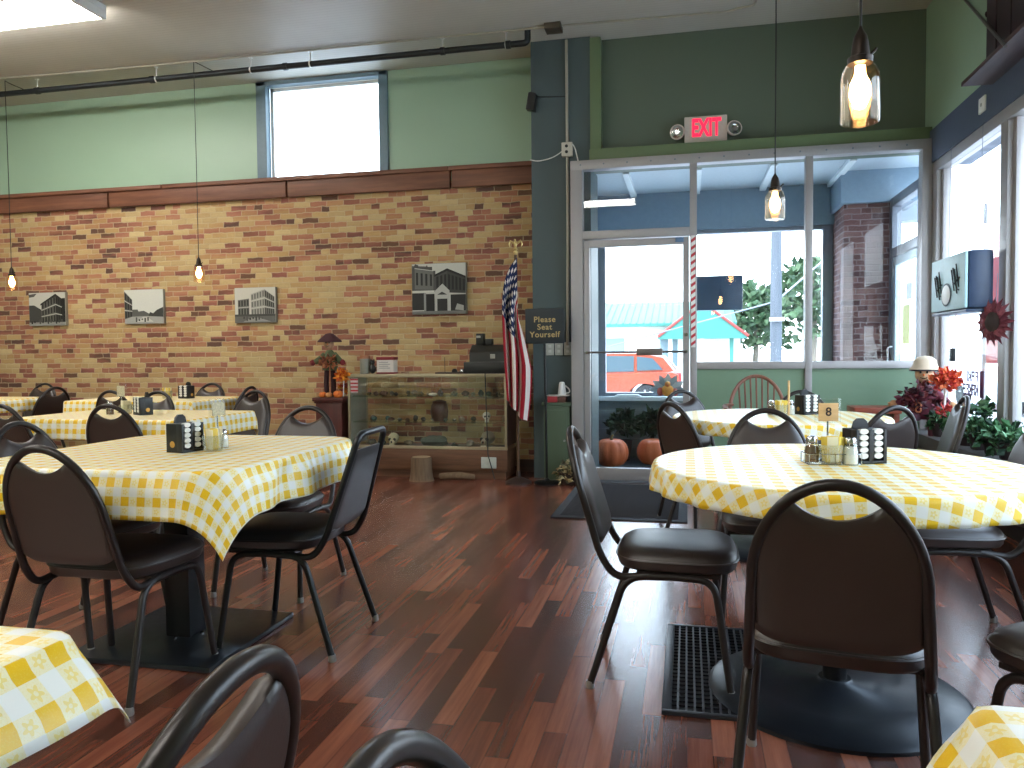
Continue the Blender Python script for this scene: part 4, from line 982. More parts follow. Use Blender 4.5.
def doll(label, loc, rz, s, hat, shirt, glove, legs, face=rgb(206, 170, 134), arms=1.0, sit=False, brim=None, bw=1.0):
    t = thing('scarecrow_doll', label, 'scarecrow', loc, rz)
    g = MB(); g.lathe([(.0, .30*s), (.085*s, .31*s), (.095*s, .36*s), (.070*s, .46*s), (.052*s, .52*s), (.03*s, .545*s)], 16, sy=.75); b = g.build('torso', shirt, t)
    g = MB(); g.blob((0, -.01*s, .615*s), (.060*s, .055*s, .066*s), 16, 12); h = g.build('head', M('burlap_%d' % int(face[0]*999), face, .8), t)
    g = MB()
    for sx in (-1, 1): g.blob((sx*.02*s, -.062*s, .63*s), (.007*s, .004*s, .009*s), 8, 5)
    g.tube([(-.022*s, -.061*s, .594*s), (0, -.065*s, .586*s), (.022*s, -.061*s, .594*s)], .003*s, 5); g.build('eyes_and_mouth', MAT['black'], h)
    g = MB(); g.blob((0, -.068*s, .612*s), (.008*s, .008*s, .010*s), 8, 5); g.build('nose', M('orange_nose', rgb(206, 110, 50), .6), h)
    g = MB(); g.lathe([(.122*s*bw, .646*s), (.119*s*bw, .654*s), (.094*s*bw, .680*s), (.070*s, .712*s), (.042*s, .735*s), (0, .743*s)], 22, (0, .01*s, 0), sy=.9); g.build('hat', hat, t)
    if brim: g = MB(); g.lathe([(.124*s*bw, .637*s), (.121*s*bw, .648*s), (.07*s, .650*s)], 22, (0, .008*s, 0), sy=.9); g.build('hat_brim', brim, t)
    for sx in (-1, 1):
        sh = Vector((sx*.055*s, 0, .495*s)); el = Vector((sx*.12*s, -.03*s, .43*s)); ha = Vector((sx*(.165 if sx < 0 else .15)*s*arms, -.05*s, .40*s))
        g = MB(); g.tube(fillet([sh, el, ha], .05*s), [.034*s]*2+[.036*s]*5+[.03*s]*1, 10); ar = g.build('arm', shirt, t)
        g = MB(); g.blob((ha.x+sx*.02*s, ha.y, ha.z), (.032*s, .026*s, .036*s), 10, 8)
        for k in range(3): g.blob((ha.x+sx*.045*s, ha.y-.01*s*(k-1), ha.z-.018*s+.016*s*k), (.014*s, .008*s, .008*s), 8, 5)
        g.build('hand', glove, ar)
        if sit: P = [(sx*.04*s, -.02*s, .32*s), (sx*.06*s, -.14*s, .33*s), (sx*.07*s, -.18*s, .16*s)]
        else: P = [(sx*.035*s, 0, .32*s), (sx*.045*s, -.01*s, .16*s), (sx*.04*s, -.005*s, .03*s)]
        g = MB(); g.tube(fillet(P, .05*s), .030*s, 10); lg = g.build('leg', legs, t)
        e = Vector(P[-1]); g = MB(); g.blob((e.x, e.y-.025*s, e.z-.008*s), (.026*s, .048*s, .022*s), 12, 8); g.build('shoe', M('doll_shoe', rgb(40, 28, 26), .5), lg)
    return t, s
dt, s_ = doll('scarecrow doll in a dark hat standing on the wooden pedestal by the brick wall', (PX-.055, PY+.03, .735), .1, .82, M('burgundy_felt', rgb(66, 30, 36), .8), M('green_plaid', rgb(84, 92, 62), .8, var=.4, scale=60), M('red_mitten', rgb(120, 34, 40), .8), M('dark_trousers', rgb(52, 26, 30), .8), rgb(186, 148, 118), brim=M('burgundy_felt'), bw=1.15)
g = MB(); leaf_cluster(g, (0, -.05, .40*s_), .085*s_, 90, [rgb(150, 92, 60), rgb(176, 110, 70), rgb(130, 70, 50)], .05, 3); g.build('raffia_collar', MAT['vc'], dt, smooth=False)
g = MB(); g.tube([(.02, -.06, .002), (.025, -.075, .36)], .006, 8); g.build('pole', M('tan_lid'), dt)
# pumpkins & leaves on the pedestal
def pumpkin(label, loc, r, m, group, sq_=.8, stem=True, name='pumpkin'):
    t = thing(name, label, 'pumpkin', loc, random.uniform(0, 6), group)
    g = MB(); n, rg = 60, 14; rows = []
    for i in range(rg+1):
        th = PI*i/rg; row = []
        for k in range(n):
            ph = 2*PI*k/n; rib = 1-.07*abs(cos(ph*5))**6*sin(th)**.5
            rr = r*(sin(th)**.75)*rib; z = r*sq_*(cos(th)*.98-.16*math.exp(-(sin(th)/.28)**2)*math.copysign(1, cos(th)))
            row.append(g.pt((rr*cos(ph), rr*sin(ph), z+r*sq_*.84)))
        rows.append(row)
    for A, B in zip(rows, rows[1:]):
        for k in range(n): g.face((A[k], A[(k+1) % n], B[(k+1) % n], B[k]))
    g.build('ribbed_shell', m, t, angle=60)
    if stem: g = MB(); g.tube([(0, 0, r*sq_*1.60), (.01*r, 0, r*sq_*1.85), (r*.10, .02*r, r*sq_*2.02)], [r*.12, r*.07, r*.08], 8); g.build('stem', M('pumpkin_stem', rgb(120, 108, 66), .8), t)
    return t
orng = M('pumpkin_orange', rgb(206, 104, 58), .5, var=.15, scale=8); orng2 = M('small_pumpkin_orange', rgb(214, 112, 40), .5)
GP = 'little pumpkins on the pedestal'
pumpkin('small orange pumpkin at the left front of the wooden pedestal', (PX-.07, PY-.10, .736), .036, orng2, GP); pumpkin('pale small pumpkin at the middle front of the wooden pedestal', (PX+.0, PY-.115, .736), .033, M('tan_pumpkin', rgb(206, 146, 90), .5), GP); pumpkin('small orange pumpkin at the right front of the wooden pedestal', (PX+.09, PY-.11, .736), .045, orng2, GP)
g = MB(); leaf_cluster(g, (PX+.13, PY-.06, .93), .07, 110, leafc[:2]+[rgb(236, 150, 40)], .045, 5); g.tube([(PX+.12, PY-.06, .737), (PX+.13, PY-.06, .92)], .006, 6); tag(g.build('orange_flowers', MAT['vc'], smooth=False), 'bunch of bright orange artificial flowers beside the scarecrow on the pedestal', 'flowers')
g = MB(); leaf_cluster(g, (PX+.10, PY+.03, .80), .055, 70, leafc, .04, 6); tag(g.build('autumn_leaves', MAT['vc'], smooth=False), 'autumn leaf garland lying behind the little pumpkins on the pedestal', 'leaves')

# ------------------------------------------------------------------ flag on its pole
fx, fy = -1.435, 6.62
t = thing('flag', 'American flag draped from a pole with a gold eagle beside the slate column', 'flag', (fx, fy, 0))
g = MB(); g.tube([(0, 0, .06), (-.003, .0, 1.0), (-.008, .0, 1.98)], .0125, 10); g.build('pole', m_wood('flag_pole', rgb(76, 54, 38), rgb(96, 70, 48), .4, 'z'), t)
g = MB(); g.lathe([(.115, 0), (.115, .02), (.06, .045), (.02, .06), (.018, .11)], 24); g.build('base', M('dark_board'), t)
g = MB(); g.lathe([(.012, 1.98), (.022, 1.99), (.022, 2.005), (.012, 2.015), (.018, 2.03), (.008, 2.045)], 14, (-.008, 0, 0)); g.blob((-.008, 0, 2.07), (.016, .016, .032), 10, 8); g.blob((-.008, -.016, 2.105), (.010, .014, .010), 8, 6)
for sx in (-1, 1): g.tube([(-.008+sx*.008, .004, 2.075), (-.008+sx*.045, .004, 2.10), (-.008+sx*.058, .004, 2.075), (-.008+sx*.05, .004, 2.05)], [.012, .011, .009, .004], 6)
g.build('eagle_finial', M('gold_metal', rgb(214, 190, 130), .35, .7), t)
g = MB(); NH, NJ = 104, 120
def flagpos(h, j):
    rp = 1-math.exp(-j*7); z = 1.955-.55*h*(1-.15*j)-j*(1.22-.27*h)
    x = .010 - rp*(.165*(1-h)**.7*(1-.45*j)+.010) + rp*.022*sin(2*PI*(h*2.4+.1)) + rp*h*.20*(.35+.65*j)*(1-.55*max(0, j-.5)*2)
    y = -.016 - rp*(.030+.045*(sin(2*PI*h*2.6+.6)+.3*sin(2*PI*h*5+1)))
    return Vector((x, y, z))
base = [[g.pt(flagpos(h/NH, j/NJ)) for j in range(NJ+1)] for h in range(NH+1)]
RED, WHT, BLU = rgb(158, 30, 44), rgb(226, 214, 204), rgb(32, 42, 78)
stars = [((r_+.5)/9, (c_+.5)/11) for r_ in range(9) for c_ in range(11) if (r_+c_) % 2 == 0]
for a in range(NH):
    for b in range(NJ):
        h, j = (a+.5)/NH, (b+.5)/NJ; st = int(h*13)
        if h < 7/13 and j < .40:
            hh, jj = h/(7/13), j/.40; c = BLU
            for sh_, sj in stars:
                if abs(hh-sh_)*1.0 < .040 and abs(jj-sj)*1.0 < .034: c = WHT; break
        else: c = RED if st % 2 == 0 else WHT
        g.cur = c; g.face((base[a][b], base[a+1][b], base[a+1][b+1], base[a][b+1]))
fo = g.build('flag_cloth', vcol('flag_fabric', .75, .2), t, angle=80)

# ------------------------------------------------------------------ sign stand
sx_, sy_ = -1.188, 6.64
t = thing('sign_stand', 'black floor stand holding a black sign with gold words by the door', 'sign', (sx_, sy_, 0))
g = MB(); g.lathe([(.112, 0), (.112, .012), (.10, .022), (.03, .032), (.015, .05)], 28); g.build('base', MAT['frameb'], t)
MB().tube([(0, 0, .03), (-.01, 0, 1.3)], .011, 10).build('pole', MAT['frameb'], t)
MB().box((-.175, -.022, 1.215), (.165, -.008, 1.515), .006).build('sign_board', M('sign_black', rgb(30, 38, 42), .5), t)
text_mb('Please\nSeat\nYourself', .068, .002, Matrix.Translation((-.005, -.0232, 1.355)) @ FACE_Y, .0012, spacing=1.12).build('lettering', MAT['gold'], t, smooth=False)
# wall plates on the column
for k in range(3):
    t = thing('wall_plate', 'white %s on the slate column behind the sign' % ('switch plate at the left', 'middle switch plate', 'outlet plate at the right')[k], 'switch', (-1.205+k*.082, 6.95, 1.17), 0, 'plates on the slate column')
    MB().box((-.036, -.008, -.058), (.036, 0, .058), .003).build('plate', M('plate_white', rgb(206, 208, 200), .4), t)
    g = MB()
    for z in (-.022, .022): g.box((-.013, -.012, z-.012), (.013, -.008, z+.012), .002)
    g.build('rocker', MAT['white'], t)
# green cabinet
t = thing('side_cabinet', 'narrow moss-green cabinet between the column and the door frame', 'cabinet', (-1.125, 6.80, 0)); gm = m_paint('cabinet_green', rgb(80, 96, 74), .5)
MB().box((-.115, .005, 0), (.115, .145, .665), .004).build('body', gm, t); MB().box((-.135, -.005, .665), (.128, .149, .695), .005).build('top', gm, t); MB().box((-.09, -.002, .06), (.09, .006, .63), .004).build('door_panel', gm, t); MB().tube([(.07, -.002, .36), (.07, -.02, .36)], .01, 8).build('knob', MAT['alu'], t)
t = thing('red_box', 'flat red and white box on the green cabinet', 'box', (-1.12, 6.865, .6955)); MB().box((-.09, -.05, 0), (.0, .05, .055), .003).build('carton', M('box_red', rgb(166, 46, 52), .5), t); MB().box((.001, -.05, 0), (.075, .05, .05), .003).build('inner_tray', M('box_dark', rgb(96, 62, 50), .6), t); MB().box((-.095, -.055, .056), (.10, .055, .066), .003).build('lid', M('box_lid', rgb(214, 206, 196), .5), t)
t = thing('white_pitcher', 'white cup-shaped pitcher on the box on the green cabinet', 'pitcher', (-1.085, 6.865, .7625)); g = MB(); g.lathe([(.034, 0), (.038, .01), (.030, .07), (.026, .10), (.020, .112), (0, .115)], 18); g.build('body', MAT['white'], t); MB().tube(fillet([(.03, 0, .08), (.065, 0, .05), (.07, 0, .02), (.034, 0, .012)], .02), .006, 8).build('handle', MAT['white'], t)
t = thing('dried_flowers', 'basket of pale dried flowers on the floor before the green cabinet', 'flowers', (-.985, 6.655, 0))
g = MB(); g.lathe([(.07, 0), (.085, .02), (.105, .10), (.11, .11), (.10, .105), (.02, .03)], 22); g.build('basket', M('dark_wicker', rgb(58, 46, 40), .8, bump=.7, scale=90), t)
g = MB(); leaf_cluster(g, (0, 0, .10), .115, 170, [rgb(176, 158, 112), rgb(150, 128, 90), rgb(110, 104, 74), rgb(196, 180, 140), rgb(82, 80, 60)], .045, 9); g.build('flower_heads', MAT['vc'], t, smooth=False)

# ------------------------------------------------------------------ mats
t = thing('door_mat', 'dark ribbed entrance mat in front of the door', 'mat', (-.46, 5.98, 0)); g = MB(); g.box((-.46, -.72, 0), (.46, .74, .010), .004); g.build('backing', MAT['blackmat'], t)
g = MB()
for k in range(30): 
    y = -.64+k*.0445; pts = [(-.40+.8*i/24, y+(.007 if i % 2 else -.007), .0115) for i in range(25)]
    g.tube(pts, .0058, 5)
g.build('ribs', M('mat_grey', rgb(66, 68, 76), .75), t)
t = thing('rubber_grate_mat', 'black slatted grate mat on the floor beside the right foreground chair', 'mat', (.155, 2.855, 0)); g = MB(); fr = .021
for a, b in (((-.235, -.405, 0), (.235, -.385, .014)), ((-.235, .385, 0), (.235, .405, .014)), ((-.235, -.385, 0), (-.205, .385, .014)), ((.205, -.385, 0), (.235, .385, .014))): g.box(a, b, .004)
g.build('frame', M('grate_edge', rgb(48, 50, 56), .4, .3), t)
g = MB()
for k in range(15): x = -.185+k*.0265; g.box((x-.0035, -.385, .003), (x+.0035, .385, .012))
g.build('slats', M('grate_slat', rgb(70, 70, 76), .35, .4), t)
g = MB(); g.box((-.205, -.385, 0), (.205, .385, .003))
for k in range(24): y = -.37+k*.032; g.box((-.205, y-.002, .003), (.205, y+.002, .008))
g.build('backing', M('grate_black', rgb(14, 15, 22), .6), t)
# ------------------------------------------------------------------ by the right window
# wooden armchair under the entry window
t = thing('wooden_armchair', 'brown wooden armchair with a bowed spindle back under the entry window', 'chair', (.535, 6.20, 0), PI)
wc_ = m_wood('chair_wood', rgb(112, 70, 56), rgb(146, 96, 76), .4, 'z')
g = MB(); g.blob((0, .02, .44), (.24, .23, .022), 20, 8, 0, 2.6); g.build('seat', wc_, t)
for sx in (-1, 1):
    for y, yy in ((-.17, -.24), (.17, .22)): MB().tube([(sx*.19, y*.9, .43), (sx*.20, (y+yy)/2, .22), (sx*.225, yy, 0)], [.016, .020, .013], 8).build('leg', wc_, t)
g = MB(); pts = [(-.20, -.17, .45)]+[(.205*cos(PI*(1-k/20))*1.0, -.19-.11*sin(PI*k/20), .66+.275*sin(PI*k/20)) for k in range(21)]+[(.20, -.17, .45)]
g.tube(fillet(pts, .03, 3), .0145, 8); g.build('bow_back', wc_, t)
for k in range(7):
    x = -.135+k*.045; MB().tube([(x*.85, -.18, .45), (x, -.19-.105*math.sqrt(max(0, 1-(x/.2)**2)), .66+.27*math.sqrt(max(0, 1-(x/.205)**2)))], .007, 6).build('spindle', wc_, t)
for sx in (-1, 1):
    g = MB(); g.tube(fillet([(sx*.19, -.215, .71), (sx*.25, -.10, .715), (sx*.255, .16, .70)], .06), .020, 8, flat=.6); g.build('armrest', wc_, t)
    g = MB(); g.tube([(sx*.22, .12, .44), (sx*.25, .12, .70)], .011, 8); g.tube([(sx*.215, .0, .44), (sx*.252, .0, .70)], .008, 8); g.build('arm_post', wc_, t)
g = MB()
for sx in (-1, 1): g.tube([(sx*.208, -.2, .18), (sx*.208, .19, .18)], .009, 8)
g.tube([(-.208, 0, .18), (.208, 0, .18)], .009, 8); g.build('stretcher', wc_, t)
t = thing('wooden_bench', 'red-brown wooden bench end showing beyond the far round table, below the window', 'bench', (1.36, 6.45, 0)); rbm = m_wood('red_bench_wood', rgb(132, 62, 46), rgb(158, 80, 58), .4)
MB().box((-.13, -.15, .655), (.20, .15, .70), .006).build('top_board', rbm, t)
for x in (-.10, .17): MB().box((x-.02, -.13, 0), (x+.02, .13, .655), .004).build('leg', rbm, t)
MB().box((-.08, -.012, .25), (.15, .012, .31), .003).build('stretcher', rbm, t)

# seated scarecrow doll at the ledge
dt, s_ = doll('scarecrow doll in a pale hat and burgundy clothes sitting on the right window ledge', (1.755, 6.46, .27), -.35, 1.10, M('straw_hat', rgb(206, 186, 160), .7), M('burgundy_cloth', rgb(96, 36, 52), .85, var=.35, scale=50), M('tan_glove', rgb(190, 140, 100), .8), M('plum_cloth', rgb(80, 34, 48), .85), rgb(202, 164, 130), brim=M('dark_brim', rgb(48, 38, 40), .8), sit=True, bw=.80)
g = MB(); leaf_cluster(g, (-.01, -.05, .44*s_), .13*s_, 190, [rgb(104, 40, 56), rgb(84, 34, 48), rgb(126, 60, 60), rgb(60, 30, 40)], .05, 21); g.build('leaf_collar', MAT['vc'], dt, smooth=False)
g = MB()
for z in (.0, .036): g.tube([(-.03+.018*cos(2*PI*k/14), -.105*s_, .375*s_+z+.018*sin(2*PI*k/14)) for k in range(14)], .006, 6, closed=True)
g.build('ring_ornament', M('tan_ring', rgb(196, 120, 84), .7), dt)
g = MB(); leaf_cluster(g, (1.80, 6.12, .90), .085, 230, [rgb(232, 104, 62), rgb(240, 132, 80), rgb(214, 76, 56), rgb(196, 60, 60)], .05, 22); leaf_cluster(g, (1.79, 6.05, .68), .045, 50, [rgb(206, 70, 66), rgb(186, 52, 60)], .045, 23)
g.tube([(1.79, 6.12, .502), (1.80, 6.12, .90)], .008, 6); tag(g.build('orange_bouquet', MAT['vc'], smooth=False), 'bright orange artificial flowers beside the seated scarecrow at the window', 'flowers')
# planter row on the ledge
gr = [rgb(46, 84, 52), rgb(62, 110, 66), rgb(88, 134, 92), rgb(36, 62, 46), rgb(120, 160, 120)]
pots = [(6.22, .16, .075, 'low green plant beside the seated scarecrow on the window ledge', 30), (5.90, .20, .085, 'leafy green plant in a dark pot at the far end of the window ledge', 31), (5.66, .18, .09, 'small green plant with a red bloom on the window ledge', 32), (5.44, .24, .10, 'tall green plant before the window post on the ledge', 33), (5.20, .19, .09, 'dark green bushy plant on the ledge, right of the tall one', 34), (4.97, .18, .09, 'green plant at the right edge of the picture on the window ledge', 35), (4.66, .18, .085, 'green plant on the ledge just outside the right edge', 36)]
for k, (y, h, r, lab, sd) in enumerate(pots):
    t = thing('potted_plant', lab, 'plant', (1.80, y, .5005), 0, 'plants along the window ledge')
    g = MB(); g.lathe([(.045, 0), (.05, .005), (.062, .085), (.066, .088), (.066, .10), (.058, .10), (.05, .085), (0, .085)], 18); g.build('pot', M('dark_pot', rgb(52, 42, 44), .5), t)
    g = MB(); leaf_cluster(g, (0, 0, .10), r, 130, gr, .055, sd, .8)
    if k == 3: leaf_cluster(g, (0, .02, .24), .07, 45, gr, .06, 77)
    rnd = random.Random(sd)
    for q in range(7): a = rnd.uniform(0, 6.3); g.cur = gr[0]; g.tube([(0, 0, .08), (r*.4*cos(a), r*.4*sin(a), .15), (r*.8*cos(a), r*.8*sin(a), .14+.1*rnd.random())], .003, 5)
    g.build('foliage', MAT['vc'], t, smooth=False)
    if k == 2: g = MB(); leaf_cluster(g, (-.06, -.03, .10), .035, 60, [rgb(214, 62, 50), rgb(236, 92, 66)], .03, 40); g.build('red_bloom', MAT['vc'], t, smooth=False)
# box sign hanging at the right window
t = thing('window_sign', 'dark boxed window sign with a pale back, hung at the right window', 'sign', (1.70, 5.76, 1.572))
cs = M('sign_case', rgb(44, 62, 92), .4); g = MB(); g.box((.012, -.355, -.185), (.16, .355, .185), .03); g.build('case', cs, t)
MB().box((-.006, -.345, -.178), (.014, .345, .178), .014).build('face_panel', M('pale_teal_panel', rgb(176, 212, 220), .45), t)
ink = M('dark_tube_paint', rgb(40, 56, 66), .5)
def strokes(y0, z0, sgn):
    g = MB()
    for k, (dy, dz, L) in enumerate(((0, 0, .14), (.030, .03, .12), (.055, -.02, .16), (.09, .02, .15))):
        g.tube([(-.012, y0+sgn*dy, z0+dz-.06), (-.014, y0+sgn*(dy-.05), z0+dz-.06+L)], .0045, 5)
    g.tube([(-.012, y0+sgn*-.02, z0-.02), (-.012, y0+sgn*.10, z0+.02)], .0045, 5); g.tube([(-.012, y0, z0+.04), (-.012, y0+sgn*.05, z0-.05), (-.012, y0+sgn*.09, z0-.06)], .0045, 5); return g
strokes(-.165, .0, -1).build('marking', ink, t); strokes(.185, -.02, -1).build('marking', ink, t)
g = MB(); g.xf = Matrix.Translation((-.0065, .0, -.075)) @ Matrix.Rotation(R(-90), 4, 'Y'); g.lathe([(.080, 0), (.086, .003), (.078, .006)], 24, sx=.9, sy=1.2); ov = g.build('oval_rim', ink, t)
g = MB(); g.xf = Matrix.Translation((-.0125, .0, -.075)) @ Matrix.Rotation(R(-90), 4, 'Y'); g.lathe([(.072, 0), (.066, .003), (0, .004)], 24, sx=.9, sy=1.2); g.build('oval_label', MAT['white'], t)
g = MB(); g.box((.0, -.355, -.205), (.15, .355, -.186), .006); g.build('bottom_rail', cs, t)
for y in (-.3, .3): MB().tube([(.09, y, .18), (.10, y, .96)], .0016, 5).build('hanging_wire', MAT['alud'], t)
MB().tube([(.06, .02, -.2), (.045, .03, -.32), (.05, .05, -.43)], .003, 5).build('pull_cord', M('red_cord', rgb(176, 74, 70), .5), t)
MB().box((.035, .035, -.52), (.065, .075, -.43), .006).build('pull_switch', MAT['black'], t)
# wine-red sunflower
t = thing('sunflower_ornament', 'wine-red sunflower ornament hanging on the post of the right window', 'flower', (1.845, 5.34, 1.30), R(-68))
pal = [rgb(126, 60, 74), rgb(106, 46, 62), rgb(150, 80, 92)]
g = MB()
for ring, (n, L) in enumerate(((16, .155), (16, .125))):
    for k in range(n):
        a = 2*PI*(k+.5*ring)/n; d = Vector((cos(a), 0, sin(a))); s2 = Vector((-sin(a), 0, cos(a))); yo = Vector((0, -.004-.012*ring, 0)); g.cur = pal[(k+ring) % 3]
        p0, p1, p2 = d*.04+yo, d*L*.6+yo+Vector((0, -.018, 0)), d*L+yo+Vector((0, .004, 0)); i = [g.pt(q) for q in (p0, p1-s2*.022, p2, p1+s2*.022, p1+Vector((0, .008, 0)))]
        for u in ((0, 1, 4), (1, 2, 4), (2, 3, 4), (3, 0, 4)): g.face([i[w_] for w_ in u])
g.build('petals', MAT['vc'], t, smooth=False)
g = MB(); g.blob((0, -.018, 0), (.062, .022, .062), 20, 10, .05); g.build('seed_disc', M('seed_brown', rgb(66, 54, 52), .9, bump=.9, scale=120, var=.4), t)
MB().tube([(0, .0, .10), (.0, .01, .30)], .0018, 5).build('hanging_string', MAT['alud'], t)
# reversed lettering stuck on the window
g = MB(); dx = XR+.0385
for k, (yy, w_) in enumerate(((0, .10),)): g.box((dx, 5.80, .80), (dx+.0015, 5.875, .985))
def glyph(y, z, h, kind):
    b = .016
    for a, c in {'I': [((0, 0), (b, h))], 'A': [((0, 0), (b, h)), ((.04, 0), (.04+b, h)), ((0, h*.45), (.05, h*.62)), ((0, h-.014), (.05, h))], 'K': [((0, 0), (b, h)), ((.02, h*.3), (.035, h*.7)), ((.035, 0), (.055, h*.4)), ((.035, h*.6), (.055, h))], 'F': [((0, 0), (b, h)), ((b, h-.014), (.05, h)), ((b, h*.45), (.04, h*.62))]}[kind]:
        g.box((dx, y+a[0], z+a[1]), (dx+.0015, y+c[0], z+c[1]))
for k, ch in enumerate('FAKI'): glyph(5.91+k*.066, .905, .075, ch)
for k, ch in enumerate('KAKFA'): glyph(5.905+k*.062, .81, .080, ch)
tag(g.build('window_decal', M('purple_vinyl_letters', rgb(72, 40, 86), .5)), 'purple sticker letters and bar seen from behind low on the right window', 'decal')
# white sensor on the band, and the dark wall box on its ledge
t = thing('wall_sensor', 'small white square sensor on the slate band above the right window', 'sensor', (XR-.021, 5.70, 2.72)); MB().box((-.012, -.055, -.05), (0, .055, .05), .004).build('cover', MAT['white'], t); MB().tube([(-.012, 0, 0), (-.016, 0, 0)], .012, 10).build('eye', M('pale_key'), t)
t = thing('wall_cabinet', 'dark wooden wall box on a ledge high on the right wall', 'cabinet', (1.9, 4.55, 2.80)); dw = m_wood('dark_box_wood', rgb(40, 28, 34), rgb(56, 40, 44), .5, 'z')
MB().box((-.20, -1.2, 0), (0, 1.0, .028), .004).build('ledge', m_wood('ledge_wood', rgb(70, 56, 58), rgb(92, 74, 74), .5, 'y'), t); MB().box((-.10, -1.1, .028), (0, .88, .62), .006).build('box_body', dw, t)
for y in (-.7, -.3, .1, .5, .72): MB().box((-.104, y-.012, .028), (-.10, y+.012, .62), .0015).build('batten', dw, t)
MB().tube([(-.09, .90, .40), (-.07, .87, .40)], .02, 8).build('knob', dw, t)
tag(MB().tube([(1.902, 6.145, 3.577), (1.688, 4.80, 2.775)], .010, 8).build('diagonal_brace', M('brace_metal', rgb(96, 92, 90), .4, .4)), 'thin metal stay slanting across the wall box at the top right', 'brace')
# striped tape on the door frame
t = thing('striped_tape', 'red and white striped candy-cane strip on the frame right of the door', 'decoration', (.050, YD-.052, 0)); MB().box((-.018, -.003, 1.17), (.018, 0, 2.11)).build('white_strip', MAT['white'], t)
g = MB()
for k in range(15): z = 1.18+k*.062; g.prism([(-.018, z), (.018, z+.026), (.018, z+.052), (-.018, z+.026)], -.0042, -.003, 'y')
g.build('red_stripes', M('candy_red', rgb(190, 56, 66), .5), t)

# ------------------------------------------------------------------ inside the vestibule
GPV = 'big pumpkins in the vestibule'
pumpkin('big orange pumpkin just inside the glass door, the left one', (-.745, 7.86, 0), .172, orng, GPV, .88)
pumpkin('big orange pumpkin inside the glass door, the right one near the dark chair', (-.335, 8.02, 0), .168, orng, GPV, .86, False)
for k, (x, y, lab) in enumerate(((-.66, 8.25, 'dark bushy plant behind the left pumpkin in the vestibule'), (-.36, 8.30, 'dark bushy plant behind the gap between the two pumpkins'))):
    t = thing('potted_plant', lab, 'plant', (x, y, 0), 0, 'plants in the vestibule'); g = MB(); g.lathe([(.07, 0), (.10, .2), (.105, .21), (.09, .2), (0, .19)], 18); g.build('pot', M('dark_pot'), t)
    g = MB(); leaf_cluster(g, (0, -.0, .36), .125, 180, [rgb(40, 62, 52), rgb(52, 80, 60), rgb(30, 48, 44)], .11, 50+k, .5); g.build('foliage', MAT['vc'], t, smooth=False)
t = thing('turkey_cutout', 'small turkey decoration with grey fan tail on the outer window sill', 'decoration', (-.20, 8.36, .661)); g = MB()
for k in range(7):
    a = R(8+k*27); d = Vector((cos(a), 0, sin(a))); s2 = Vector((-sin(a), 0, cos(a))); g.cur = [rgb(136, 150, 154), rgb(176, 186, 186)][k % 2]; L = .20
    i = [g.pt(q) for q in (Vector((0, .004*k, .07)), d*L*.65+s2*.04+Vector((0, .004*k, .05)), d*L+Vector((0, .004*k, .05)), d*L*.65-s2*.04+Vector((0, .004*k, .05)))]; j = [g.pt(Vector(g.v[q])+Vector((0, .003, 0))) for q in i]
    g.face(i); g.face(j[::-1])
    for q in range(4): g.face((i[q], i[(q+1) % 4], j[(q+1) % 4], j[q]))
g.build('fan_tail', MAT['vc'], t, smooth=False)
g = MB(); g.blob((0, -.025, .065), (.065, .03, .062), 14, 8); g.blob((-.0, -.045, .135), (.03, .025, .03), 12, 8); g.build('body', M('turkey_gold', rgb(222, 150, 62), .6, var=.4, scale=40), t); g = MB(); g.prism([(-.01, .13), (.01, .13), (0, .105)], -.078, -.066, 'y'); g.build('beak', M('turkey_beak', rgb(200, 70, 50), .5), t); g = MB(); g.blob((-.075, -.02, .055), (.035, .02, .045), 10, 7); g.blob((.075, -.02, .05), (.035, .02, .04), 10, 7); g.build('wings', M('turkey_red', rgb(170, 74, 60), .6), t)
t = thing('dark_placard', 'dark rectangular placard hanging in the outer entry window', 'sign', (.325, 8.40, 1.735)); MB().box((-.232, -.02, -.178), (.232, .02, .178), .008).build('board', M('placard_blue', rgb(58, 80, 106), .25), t)
for x in (-.18, .18): MB().tube([(x, 0, .17), (x, 0, .665)], .0015, 5).build('hanging_wire', MAT['alud'], t)
t = thing('papers_pile', 'low pile of white papers on the outer sill left of the turkey', 'papers', (-.60, 8.38, .661))
for k in range(4): MB().box((-.16+.01*k, -.05, .006*k), (.13-.012*k, .05, .006*k+.005)).build('paper_sheet', M('paper_white', rgb(220, 226, 228), .6), t)
nots = [(7.64, 1.9, .17, .22, rgb(214, 226, 228)), (7.70, 1.62, .16, .24, rgb(224, 160, 120)), (7.74, 1.36, .13, .26, rgb(60, 84, 110)), (7.66, 1.06, .16, .22, rgb(196, 214, 218)), (7.80, .82, .17, .16, rgb(186, 208, 216))]
nl = ['pale notice', 'orange-red notice', 'dark blue notice', 'white notice', 'lowest pale notice']
for k, (y, z, w_, h_, c) in enumerate(nots):
    g = MB(); g.grid(lambda a, b: (-.982+.012*sin(a*5+k), y+a*w_, z+b*h_+.012*sin(a*4)), 8, 6); o = g.build('paper_notice', M('notice_paper_%d' % k, c, .6)); m = o.modifiers.new('thickness', 'SOLIDIFY'); m.thickness = .001
    tag(o, nl[k]+' taped to the narrow side window left inside the door', 'paper', 'notices on the side window')
tag(MB().box((1.834, 7.20, 1.18), (1.838, 7.42, 1.52)).build('yellow_notice', M('yellow_paper', rgb(222, 226, 120), .6)), 'yellow paper notice on the side door of the vestibule', 'paper')
tag(MB().box((1.834, 7.14, 1.56), (1.838, 7.32, 1.70)).build('white_notice', M('notice_paper_0')), 'small white notice above the yellow one on the side door', 'paper')

